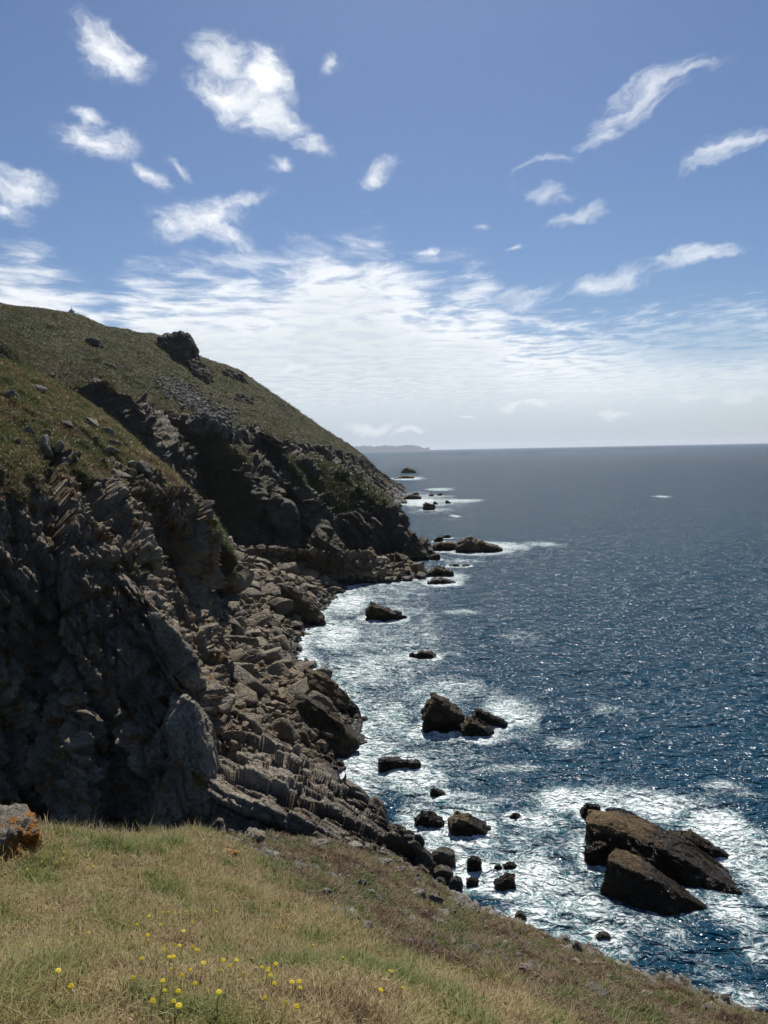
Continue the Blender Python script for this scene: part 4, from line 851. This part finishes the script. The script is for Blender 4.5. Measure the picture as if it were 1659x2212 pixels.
for (x0, x1, yb) in rockpos:                                   # a skirt of foam round every rock in the sea
    c = atz((x0 + x1) / 2, yb); w = (x1 - x0) * c[1] / F
    r = np.hypot((q2[:, 0] - c[0]) / (w * .8 + .6), (q2[:, 1] - c[1] - w * .3) / (w * .75 + .8))
    e = np.maximum(e, .92 * sstep(1.2, .65, r + .3 * wx))
SH = np.array([r[1][:2] for r in bc])                           # shoreline of the cove
for a, b in zip(SH[:-1], SH[1:]):
    ab = b - a; t = np.clip(((q2[:, :2] - a) @ ab) / (ab @ ab), 0, 1); dd = np.linalg.norm(q2[:, :2] - a - t[:, None] * ab, axis=1)
    e = np.maximum(e, 1.0 * sstep(6.5, .5, dd + 2.5 * wx))
env[s2] = e
dark_lee = np.ones(len(SP))
Wv += .45 * env * near * np.where(env > .3, fbm(SP / 1.1, 3, 333), 0)
SP[:, 2] = Wv
m, nt, out = mat_new('sea_water')
gpos = nd(nt, 'NewGeometry').outputs['Position']
en = nd(nt, 'Attribute', attribute_name='foam').outputs['Fac']
wv_ = nd(nt, 'TexNoise', {'Vector': gpos, 'Scale': .55, 'Detail': 4, 'Roughness': .6}).outputs[1]
wp = VM(nt, 'ADD', gpos, VM(nt, 'SCALE', VM(nt, 'SUBTRACT', wv_, (.5, .5, .5))))
wp.node.inputs[1].links[0].from_node.inputs['Scale'].default_value = 2.6
wp2 = VM(nt, 'MULTIPLY', wp, (1, .8, 0))
v1 = nd(nt, 'TexVoronoi', {'Vector': wp2, 'Scale': 1.5}, feature='DISTANCE_TO_EDGE').outputs[0]
v2 = nd(nt, 'TexVoronoi', {'Vector': wp2, 'Scale': 3.8}, feature='DISTANCE_TO_EDGE').outputs[0]
n_big = NO(nt, wp, .32, 6, .65); n_sm = NO(nt, wp, 2.8, 6, .72)
lace = MA(nt, 'MAXIMUM', SS(nt, v1, .0, .20, 1, 0), MA(nt, 'MULTIPLY', SS(nt, v2, .0, .22, 1, 0), .75))
patt = MA(nt, 'ADD', MA(nt, 'MULTIPLY', lace, .36), MA(nt, 'ADD', MA(nt, 'MULTIPLY', n_big, .85), MA(nt, 'MULTIPLY', n_sm, .34)))
thr = MA(nt, 'SUBTRACT', 1.15, MA(nt, 'MULTIPLY', en, .56))
foam = SS(nt, MA(nt, 'SUBTRACT', patt, thr), -.18, .40)
foam = MA(nt, 'MULTIPLY', foam, SS(nt, en, .02, .2))
# scattered little whitecaps out on the open water
wc = NO(nt, VM(nt, 'MULTIPLY', gpos, (.55, 1.0, 0)), .16, 3, .55)
wc2 = NO(nt, VM(nt, 'MULTIPLY', gpos, (.6, 1.4, 0)), 1.3, 4, .6)
caps = MA(nt, 'MULTIPLY', SS(nt, wc, .62, .72), SS(nt, wc2, .60, .68))
foam = MA(nt, 'MAXIMUM', foam, MA(nt, 'MULTIPLY', caps, .65))
deep = MIX(nt, NO(nt, VM(nt, 'MULTIPLY', gpos, (.6, 1, 0)), .012, 3), (.0032, .033, .060), (.0048, .043, .078))
aer = SS(nt, MA(nt, 'ADD', en, MA(nt, 'MULTIPLY', MA(nt, 'SUBTRACT', n_big, .5), .8)), .25, .95)
wcol = MIX(nt, MA(nt, 'MULTIPLY', aer, .85), deep, (.062, .20, .205))
col = MIX(nt, foam, wcol, (.78, .82, .82))
P2 = VM(nt, 'MULTIPLY', nd(nt, 'VectorRotate', {'Vector': gpos, 'Angle': R(14)}, rotation_type='Z_AXIS').outputs[0], (.62, 1.0, 1))
b1 = NO(nt, P2, .42, 3, .5, .6); b2 = NO(nt, P2, 1.35, 2, .5, .8); b3 = NO(nt, P2, 3.6, 1, .5, .5)
rid = MA(nt, 'SUBTRACT', 1.0, MA(nt, 'ABSOLUTE', MA(nt, 'SUBTRACT', MA(nt, 'MULTIPLY', b1, 2.0), 1.0)))
hgt = MA(nt, 'ADD', MA(nt, 'MULTIPLY', rid, .50), MA(nt, 'ADD', MA(nt, 'MULTIPLY', b2, .34), MA(nt, 'MULTIPLY', b3, .05)))
hgt = MA(nt, 'ADD', hgt, MA(nt, 'MULTIPLY', foam, .045))
bp = nd(nt, 'Bump', {'Strength': 1.0, 'Distance': 2.3, 'Height': hgt})
rg = MA(nt, 'ADD', .15, MA(nt, 'MULTIPLY', foam, .75))
body = nd(nt, 'BsdfPrincipled', {'Base Color': col, 'Roughness': 1.0, 'Specular IOR Level': 0.0, 'Normal': bp.outputs[0]})
gl = nd(nt, 'BsdfGlossy', {'Color': (1, 1, 1, 1), 'Roughness': rg, 'Normal': bp.outputs[0]})
fr = nd(nt, 'Fresnel', {'IOR': 1.333, 'Normal': bp.outputs[0]}).outputs[0]
fr = MA(nt, 'MULTIPLY', MA(nt, 'MINIMUM', fr, .13), MA(nt, 'SUBTRACT', 1.0, MA(nt, 'MULTIPLY', foam, .8)))   # a wind-roughened sea reflects less at grazing angles than a flat one
nt.links.new(nd(nt, 'MixShader', {0: fr, 1: body.outputs[0], 2: gl.outputs[0]}).outputs[0], out.inputs[0])
i_ = np.arange(len(xs) * len(ys)).reshape(len(xs), len(ys))
o_sea = mesh_np('sea', SP, grid_faces(len(xs), len(ys)), m, attrs={'foam': env}); o_sea['kind'] = 'structure'

# low land far away across the water
m_far = flat_mat('far_land', (.04, .05, .045), 1.0, 0, 0.0)
lx = np.linspace(760, 928, 90); v = []
for k, x in enumerate(lx):
    b = atz(x, 990.0); dirv = ray(x, 975); Yd = 22000 + 0 * 2500 * sstep(915, 925, x)
    base = np.array([dirv[0] / dirv[1] * Yd, Yd, -1.0])
    hgt_ = 2.4 * (62 if x < 905 else 62 * sstep(925, 900, x) + 44 * sstep(905, 940, x) * (1 - .5 * sstep(1000, 1180, x))) * (1 + .08 * math.sin(x * .13) + .06 * math.sin(x * .41)) + (14 if k % 37 == 20 else 0)
    v += [base, base + [0, 60, hgt_ * .8], base + [0, 260, hgt_], base + [0, 1500, hgt_ * .9], base + [0, 2200, -1]]
o = mesh_np('distant_coast', np.array(v), grid_faces(90, 5), m_far); o['kind'] = 'structure'

# ------------------------------------------------------------------ vegetation
def samples(G, Nn, V, n, dens):
    """n random points on a grid surface, dens(P, veg, N) weighs them; returns points, normals"""
    c = (G[:-1, :-1] + G[1:, 1:]) / 2
    e1 = G[1:, :-1] - G[:-1, :-1]; e2 = G[:-1, 1:] - G[:-1, :-1]
    ar = np.linalg.norm(np.cross(e1, e2), axis=-1)
    vv = (V[:-1, :-1] + V[1:, 1:]) / 2; nn = Nn[:-1, :-1]
    w = ar.ravel() * dens(c.reshape(-1, 3), vv.ravel(), nn.reshape(-1, 3))
    d = c - np.array([0, 0, H]); xr = d @ np.array(cx); yr = d @ np.array(cy); zr = d @ np.array(f_)
    ok = (zr > .4) & (np.abs(xr) < zr * .62) & (np.abs(yr) < zr * .80)
    w = np.where(ok.ravel(), np.nan_to_num(w), 0); w = np.maximum(w, 0); w /= w.sum()
    k = rng.choice(len(w), n, p=w); iu, iv = np.divmod(k, c.shape[1])
    a, b = rng.random(n)[:, None], rng.random(n)[:, None]
    P = (G[iu, iv] * (1 - a) + G[iu + 1, iv] * a) * (1 - b) + (G[iu, iv + 1] * (1 - a) + G[iu + 1, iv + 1] * a) * b
    return P, nn[iu, iv]
def blades(name, P, Nn, k, h, w, lean, spread, cols, mat, label, upw=.6, bend=.35, seg=2, tips=None, var=.2):
    """k blades at each point; h, w per point arrays"""
    n = len(P) * k; rep = np.repeat(np.arange(len(P)), k)
    up = Nn * (1 - upw) + np.array([0, 0, upw]); up /= np.linalg.norm(up, axis=1, keepdims=True); up = up[rep]
    th = rng.uniform(0, 2 * np.pi, n); side = np.stack([np.cos(th), np.sin(th), np.zeros(n)], 1)
    fo = np.stack([-np.sin(th), np.cos(th), np.zeros(n)], 1)
    off = rng.normal(size=(n, 3)) * spread[rep][:, None]; off[:, 2] *= .2
    H_ = h[rep] * rng.uniform(.55, 1.2, n); W_ = w[rep] * rng.uniform(.7, 1.3, n)
    b0 = P[rep] + off; l = fo * (rng.normal(size=n) * lean)[:, None] + side * (rng.normal(size=n) * lean * .6)[:, None]
    mid = b0 + (up * .55 + l * .35) * H_[:, None]; tip = b0 + (up * (1 - bend * .4) + l * (1 + bend)) * H_[:, None]
    if seg == 2:
        V = np.stack([b0 - side * W_[:, None] * .5, b0 + side * W_[:, None] * .5, mid - side * W_[:, None] * .42, mid + side * W_[:, None] * .42, tip], 1)
        base = np.arange(n)[:, None] * 5
        Fc = np.stack([base + [0, 1, 3], base + [0, 3, 2], base + [2, 3, 4]], 1).reshape(-1, 3); m_ = 5
    else:
        V = np.stack([b0 - side * W_[:, None] * .5, b0 + side * W_[:, None] * .5, tip], 1)
        Fc = np.arange(n * 3).reshape(-1, 3); m_ = 3
    C_ = cols[rep] * rng.uniform(1 - var, 1 + var, (n, 1))
    C_ = np.repeat(C_, m_, axis=0)
    if tips is not None:
        tp = np.zeros(m_, bool); tp[-1] = True; tp = np.tile(tp, n)
        C_[tp] = C_[tp] * .4 + np.repeat(tips[rep], 1, axis=0) * .6
    o = mesh_np(name, V.reshape(-1, 3), Fc, mat, smooth=False, cols=np.clip(C_, 0, 1))
    tag(o, label, None, None, 'stuff'); return o
def blend(t, stops):
    pos = [s[0] for s in stops]; return np.stack([np.interp(t, pos, [s[1][k] for s in stops]) for k in range(3)], 1)

# tall grass round the viewer
def dg(P, v, Nn):
    d = np.linalg.norm(P - [0, 0, H], axis=1); return (1 - heath_w(P)) / (1 + (d / 4.5) ** 1.7) * sstep(.25, .5, v) * (.12 + sstep(-.34, -.08, fbm(P * 2.2, 4, 401) + .4 * fbm(P * 6, 2, 403)))
P, Nn = samples(GG, GN, GV, 78000, dg)
d = np.linalg.norm(P - [0, 0, H], axis=1)
t1 = fbm(P * 2.2, 4, 401); t2 = fbm(P * .7 + 40, 4, 405); t3 = fbm(P * 6.1 + 9, 3, 409)
gcol = blend(.8 * t1 + .6 * t2 + .5 * t3 - .05 + .10 * sstep(1, -3, P[:, 0]) + .12 * sstep(.15, .45, fbm(P * 1.6, 3, 481)), [(-.5, (.13, .085, .045)), (-.26, (.24, .165, .09)), (-.1, (.50, .395, .215)), (.06, (.38, .32, .14)), (.2, (.21, .23, .07)), (.5, (.12, .18, .035))])
dry = sstep(-.1, .1, t1 + .5 * t2)
tus = sstep(.12, .42, fbm(P * 1.6, 3, 481))
hgt_ = (.042 + .045 * sstep(-.1, .4, t1) + .085 * tus) * (1 + .45 * sstep(4.5, 10, d))
blades('grass', P, Nn, 6, hgt_, .0026 * (1 + d / 4.5), .55, np.full(len(P), .03) * (1 + d / 12), gcol, M_LEAF, 'long dry and green grass of the near slope', upw=.75, tips=gcol * .6 + np.array([.16, .12, .06]))
# seed heads standing above it
def ds(P, v, Nn): return dg(P, v, Nn) * sstep(.12, -.15, fbm(P * 2.2, 4, 401)) * (1 + 1.5 * sstep(7, 10, P[:, 1]))
P, Nn = samples(GG, GN, GV, 3200, ds)
d = np.linalg.norm(P - [0, 0, H], axis=1)
blades('grass_stalks', P, Nn, 2, np.full(len(P), .15) * (1 + .8 * sstep(4.5, 9, d)), .0024 * (1 + d / 5), .16, np.full(len(P), .05), np.tile([.42, .33, .19], (len(P), 1)), M_LEAF, 'thin pale seed stalks above the grass', upw=.9)
# short heath beyond
def dh(P, v, Nn): return np.clip(heath_w(P) + .06, 0, 1) * sstep(.3, .55, v) / (1 + (np.maximum(P[:, 1], 0) / 9) ** 1.5) * (.15 + sstep(-.3, 0, fbm(P * 1.7, 4, 477)))
P, Nn = samples(GG, GN, GV, 95000, dh)
d = np.linalg.norm(P - [0, 0, H], axis=1)
t1 = fbm(P * 1.1, 4, 421); t2 = fbm(P * 2.6, 4, 425)
hcol = blend(t1 + .6 * t2, [(-.5, (.07, .04, .026)), (-.25, (.13, .08, .048)), (-.05, (.24, .17, .10)), (.08, (.20, .16, .08)), (.2, (.14, .15, .045)), (.5, (.085, .13, .025))])
hump = sstep(.15, .45, fbm(P * .9, 3, 429))
blades('heath', P, Nn, 5, (.03 + .05 * sstep(-.2, .4, t2) + .12 * hump) * (.6 + .4 * sstep(5, 14, d)), .004 * (1 + d / 5), .8, .03 + .03 * sstep(5, 14, d), hcol, M_HEATH, 'short brown and green heath of the slope towards the sea', upw=.4, seg=1)
# cliff-top grass on the near cliff
def dn_(P, v, Nn): return sstep(.42, .6, v) * np.clip(Nn[:, 2] + .2, .05, 1)
P, Nn = samples(NG, NN, NV, 60000, dn_)
t1 = fbm(P * .28, 4, 431); t2 = fbm(P * 1.1, 4, 435); lowz = sstep(31.0, 27.5, P[:, 2] - .05 * P[:, 1] + 4.2)
ncol = blend(t1 + .5 * t2 - .28 * lowz + .6 * sstep(26, 23, P[:, 2]), [(-.5, (.14, .09, .048)), (-.2, (.25, .195, .095)), (0, (.18, .165, .065)), (.2, (.105, .125, .040)), (.5, (.055, .085, .022))])
blades('cliff_grass', P, Nn, 4, .22 + .25 * sstep(-.1, .4, t2), np.full(len(P), .09), .7, np.full(len(P), .2), ncol, M_HEATH, 'tufted grass and fern on top of the near cliff', upw=.5, seg=1)
# growth on the headland
P, Nn = samples(HG, HN, HV, 150000, lambda P, v, Nn: sstep(.42, .6, v) * (1 / (P[:, 1] / 220) ** 2))
t1 = fbm(P * np.array([.03, .03, .06]), 4, 441); t2 = fbm(P * .16, 4, 445)
def head_cols(t): return blend(t, [(-.5, (.075, .042, .024)), (-.22, (.095, .066, .032)), (-.02, (.095, .086, .032)), (.2, (.068, .076, .023)), (.5, (.036, .048, .014))])
fcol = head_cols(t1 * .9 + .6 * t2)
blades('hillside_scrub', P, Nn, 3, .28 + .45 * sstep(0, .4, t2), np.full(len(P), .22), .8, np.full(len(P), .4), fcol, M_HEATH, 'grass, bracken and heather over the headland', upw=.3, seg=1, var=.1)
P, Nn = samples(SG, SN, SV, 15000, lambda P, v, Nn: sstep(.42, .6, v))
t1 = fbm(P * .05, 4, 451); t2 = fbm(P * .2, 4, 455)
blades('hillside_scrub', P, Nn, 3, .4 + .5 * sstep(0, .4, t2), np.full(len(P), .34), .8, np.full(len(P), .5), head_cols(t1 + .6 * t2 + .1), M_HEATH, 'grass tufts over the low spur of the headland', upw=.5, seg=1)

# ------------------------------------------------------------------ rocks in the near slope
for i, (x, y, w, h, lab) in enumerate([
  (-20, 1822, 270, 96, 'lichen crusted rock, orange on top, at the edge of the grass'), (545, 1806, 60, 26, 'pale lichen covered rock on the crest of the slope'), (495, 1818, 56, 20, 'low pale rock beside a lichen covered one on the crest'), (487, 1846, 60, 14, 'flat rock with orange lichen just below the crest'), (440, 1842, 46, 14, 'low grey rock at the end of the seed grass'),
  (725, 1968, 38, 22, 'dark grey stone lying in the heath'), (975, 2148, 22, 28, 'small pale stone standing in the near grass'), (1140, 2095, 40, 16, 'long pale rock slab lying down the seaward slope'), (1165, 2110, 34, 14, 'pale rock below the long slab on the seaward slope'), (1092, 2040, 26, 10, 'small pale rock in heath above the long slab'), (1075, 2030, 22, 10, 'pale grey rock by the green knob'),
  (1245, 2080, 30, 18, 'grey rock in the turf near the slope edge'), (1290, 2085, 22, 14, 'pale stone sunk in turf at the slope edge'), (1315, 2110, 18, 14, 'round pale stone in the bright green turf'), (555, 1888, 24, 10, 'flat whitish stone in the middle of the heath'), (710, 1872, 18, 8, 'white speck of stone in the upper heath'), (830, 1862, 34, 12, 'row of pale rock along the upper edge of the heath'), (862, 1880, 40, 12, 'pale broken rock on the edge above the shelf'), (770, 1830, 44, 10, 'thin pale outcrop on the crest above the shelf'), (690, 1822, 50, 12, 'pale rubble on the highest part of the crest'),
  (900, 1935, 50, 22, 'dark and pale broken rock near the slope edge'), (940, 1945, 40, 24, 'dark crumbling rock above the pale water'), (985, 1955, 26, 20, 'dark rock at the very edge above the foam'), (800, 1930, 24, 12, 'grey stone in green cushions of heath'), (1190, 2125, 20, 10, 'small pale stone low on the seaward slope'), (1010, 2100, 24, 12, 'grey stone in grass on the middle slope'), (640, 1960, 20, 10, 'pinkish stone at the edge of the long grass'), (1400, 2150, 34, 18, 'brown rock on the slope edge near the sea'), (1530, 2185, 40, 20, 'tan rock at the lowest corner of the slope edge'), (1250, 2044, 30, 22, 'dark rounded rock on the slope edge above the surf')]):
    hh = hit(x, y + h * .3, ['ground'])
    if not hh: continue
    l = np.array(hh[0]); s = l[1] / F; W_, H_ = w * s * .56, max(h * s * .75, .06); q = random.Random(800 + i)
    pts = [Vector((q.gauss(0, 1), q.gauss(0, 1), q.gauss(0, 1))).normalized() * q.uniform(.75, 1.15) for _ in range(15)]
    V, Fc = rock_mesh([(p.x * W_, p.y * W_ * .8, p.z * H_) for p in pts], 5 if w > 45 else 4, k=24, amp=.12, cell=.22, seed=800 + i)
    orange = 'orange' in lab
    o = mesh_np('stone', V, Fc, M_OUTCROP_ORANGE if orange else M_OUTCROP)
    o.location = (l + np.array([0, W_ * .4, H_ * .05])).tolist(); tag(o, lab, 'rock', 'rocks in the near slope')

# ------------------------------------------------------------------ yellow flowers
M_STEM = flat_mat('flower_stem', (.10, .13, .035), trans=.3); M_PETAL = flat_mat('flower_petal', (.86, .70, .02), .5, .35); M_DISC = flat_mat('flower_disc', (.74, .47, .015))
def petals_mesh():
    V, Fc = [], []
    for ring, (n, r0, r1, z0, z1) in enumerate([(13, .003, .0215, .002, .006), (11, .003, .016, .004, .011)]):
        for k in range(n):
            a = 2 * math.pi * (k + .4 * ring) / n; wd = .0042
            c, s = math.cos(a), math.sin(a); b = len(V)
            for r, z, w in ((r0, z0, .0018), ((r0 + r1) / 2, z1, wd), (r1, z1 * .9, wd * .75), (r1 + .002, z1 * .7, .001)):
                V += [(c * r - s * w, s * r + c * w, z), (c * r + s * w, s * r - c * w, z)]
            for j in range(3): Fc.append((b + 2 * j, b + 2 * j + 1, b + 2 * j + 3, b + 2 * j + 2))
    return np.array(V), np.array(Fc)
def lathe(prof, n=10, bend=0.0):
    V, Fc = [], []
    for i, (r, z) in enumerate(prof):
        for k in range(n): V.append((r * math.cos(2 * math.pi * k / n) + bend * z * z, r * math.sin(2 * math.pi * k / n), z))
    for i in range(len(prof) - 1):
        for k in range(n): Fc.append((i * n + k, i * n + (k + 1) % n, (i + 1) * n + (k + 1) % n, (i + 1) * n + k))
    return np.array(V), np.array(Fc)
FL = [(142, 1863, 'mid'), (147, 1872, 'mid'), (150, 1848, 'mid'), (170, 1828, 'mid'), (192, 1862, 'mid'), (195, 1882, 'mid'), (65, 1887, 'mid'), (91, 1874, 'mid'), (178, 1837, 'mid'),
      (355, 1984, 'c'), (365, 1982, 'c'), (373, 1985, 'c'), (380, 1981, 'c'), (395, 1981, 'c'), (416, 1982, 'c'), (317, 1997, 'c'), (350, 2014, 'c'), (412, 2001, 'c'), (423, 2002, 'c'), (297, 2009, 'c'), (308, 2037, 'c'), (321, 2045, 'c'), (402, 2030, 'c'), (358, 2052, 'c'), (351, 2065, 'c'), (380, 2048, 'c'), (392, 2064, 'c'), (415, 2055, 'c'), (428, 2074, 'c'), (418, 2069, 'c'), (473, 1982, 'c'),
      (194, 2040, 'l'), (63, 2069, 'l'), (71, 2072, 'l'), (85, 2073, 'l'), (107, 2080, 'l'), (91, 2083, 'l'), (118, 2136, 'l'), (158, 2155, 'l'),
      (317, 2099, 'b'), (310, 2130, 'b'), (371, 2097, 'b'), (378, 2101, 'b'), (383, 2114, 'b'), (391, 2126, 'b'), (425, 2121, 'b'), (431, 2110, 'b'), (425, 2151, 'b'), (345, 2150, 'b'), (366, 2166, 'b'), (383, 2170, 'b'), (382, 2189, 'b'), (374, 2209, 'b'), (328, 2180, 'b'), (467, 2176, 'b'),
      (478, 2110, 'r'), (481, 2094, 'r'), (508, 2106, 'r'), (503, 2104, 'r'), (531, 2112, 'r'), (566, 2109, 'r'), (575, 2109, 'r'), (584, 2103, 'r'), (567, 2120, 'r'), (579, 2129, 'r'), (581, 2151, 'r'), (580, 2181, 'r'), (607, 2181, 'r'), (620, 2194, 'r'), (636, 2153, 'r'), (647, 2146, 'r'), (651, 2153, 'r'), (585, 2021, 'r'), (598, 2014, 'r'), (683, 2054, 'r'), (745, 2086, 'r'), (752, 2087, 'r'), (777, 2094, 'r'), (806, 2169, 'r'), (846, 2120, 'r'), (868, 2110, 'r'), (842, 2118, 'r'), (862, 2157, 'r')]
LB = {'mid': 'yellow flower among the tall grass near the crest', 'c': 'yellow flower of the loose patch in the middle of the grass', 'l': 'yellow flower in the grass left of the big patch', 'b': 'yellow flower in the grass just below the middle patch', 'r': 'yellow flower in the grass right of the middle patch'}
sm = lathe([(.0012, -.03), (.0011, .03), (.001, .07), (.001, .114), (.0022, .118), (.0028, .121)], 6, .9); pm = petals_mesh(); dm = lathe([(.0062, 0), (.0055, .004), (.003, .006), (.0002, .0065)], 10)
first = None
for i, (x, y, z_) in enumerate(FL):
    hh = hit(x, y, ['ground'])
    if not hh: continue
    hh = hit(x, y + .115 * F / hh[2] * .85, ['ground']) or hh
    q = random.Random(i)
    if first is None:
        root = bpy.data.objects.new('flower', None); COL.objects.link(root)
        st = mesh_np('stem', *sm, M_STEM, root)
        pe = mesh_np('petals', *pm, M_PETAL, root, smooth=False); pe.scale = (.47, .47, .28); pe.location = (.0125, 0, .120); pe.rotation_euler = (.25, .15, 0)
        di = mesh_np('disc', *dm, M_DISC, pe); di.location = (0, 0, .004)
        first = (root, st, pe, di)
    else:
        root = first[0].copy(); COL.objects.link(root)
        for s_ in first[1:3]:
            c = s_.copy(); COL.objects.link(c); c.parent = root
            if s_ is first[2]:
                d_ = first[3].copy(); COL.objects.link(d_); d_.parent = c
    sz = q.uniform(.75, 1.2); root.scale = (sz, sz, 1.25); root.rotation_euler = (q.uniform(.0, .35), q.uniform(-.2, .2), q.uniform(-.6, .6)); root.location = hh[0]
    tag(root, LB[z_], 'flower', 'yellow flowers in the near grass')

# ------------------------------------------------------------------ the little white hut on the skyline
M_WHITE = flat_mat('white_wall', (.78, .78, .76)); M_ROOF = flat_mat('slate_roof', (.10, .105, .115)); M_DARK = flat_mat('dark_opening', (.03, .03, .035))
hh = next(h_ for h_ in (hit(154, y_, ['headland']) for y_ in np.arange(655, 730, .5)) if h_); hb = hh[0]
hr = bpy.data.objects.new('hut', None); COL.objects.link(hr); hr.scale = (.72, .72, .8); hr.location = (hb[0], hb[1] + .6, hb[2] - .25); tag(hr, 'tiny white hut with a pointed grey roof on the headland skyline', 'hut')
def box(name, x0, x1, y0, y1, z0, z1, mat, parent):
    v = np.array([(x, y, z) for x in (x0, x1) for y in (y0, y1) for z in (z0, z1)])
    f = np.array([(0, 1, 3, 2), (4, 6, 7, 5), (0, 4, 5, 1), (2, 3, 7, 6), (0, 2, 6, 4), (1, 5, 7, 3)])
    return mesh_np(name, v, f, mat, parent, smooth=False)
wl = box('wall', -1.15, 1.15, -1.15, 1.15, -.8, 1.5, M_WHITE, hr)
dr = box('door', -.32, .32, -1.19, -1.152, -.3, 1.2, M_DARK, hr)
v = np.array([(-1.45, -1.45, 1.5), (1.45, -1.45, 1.5), (1.45, 1.45, 1.5), (-1.45, 1.45, 1.5), (-.22, -.22, 2.55), (.22, -.22, 2.55), (.22, .22, 2.55), (-.22, .22, 2.55)])
rf = mesh_np('roof', v, np.array([(0, 1, 5, 4), (1, 2, 6, 5), (2, 3, 7, 6), (3, 0, 4, 7), (4, 5, 6, 7), (3, 2, 1, 0)]), M_ROOF, hr, smooth=False)
fn = mesh_np('finial', *lathe([(.20, 2.55), (.13, 2.8), (.26, 3.0), (.10, 3.25), (.18, 3.35), (.02, 3.6)], 8), M_DARK, rf)

# ------------------------------------------------------------------ rubble of pale stone in the heath
sv, sf, n0 = [], [], 0
def dr_(P, v, Nn): return heath_w(P) * sstep(.08, .3, fbm(P * np.array([.35, .7, .7]), 3, 471)) * sstep(6, 12, P[:, 1])
P, Nn = samples(GG, GN, GV, 3200, dr_)
for p in P:
    r = rng.uniform(.3, 1.0) ** 2.4 * .15 + .02; M = np.linalg.qr(rng.normal(size=(3, 3)))[0]
    sv.append((S1 * rng.uniform(.5, 1.2, 3)) @ M * r + p); sf.append(F1_ + n0); n0 += len(S1)
o = mesh_np('rubble', np.concatenate(sv), np.concatenate(sf), M_OUTCROP, smooth=False); tag(o, 'pale stone rubble showing through the heath', None, None, 'stuff')

# ------------------------------------------------------------------ sea air
m, nt, out = mat_new('sea_haze')
nt.links.new(nd(nt, 'VolumePrincipled', {'Color': (.80, .88, 1, 1), 'Density': 3e-5, 'Anisotropy': .35}).outputs[0], out.inputs['Volume'])
hz_ = box('haze', -26000, 26000, -1500, 27000, -9, 165, m, None); hz_['kind'] = 'stuff'; hz_['label'] = 'thin sea haze over the water'
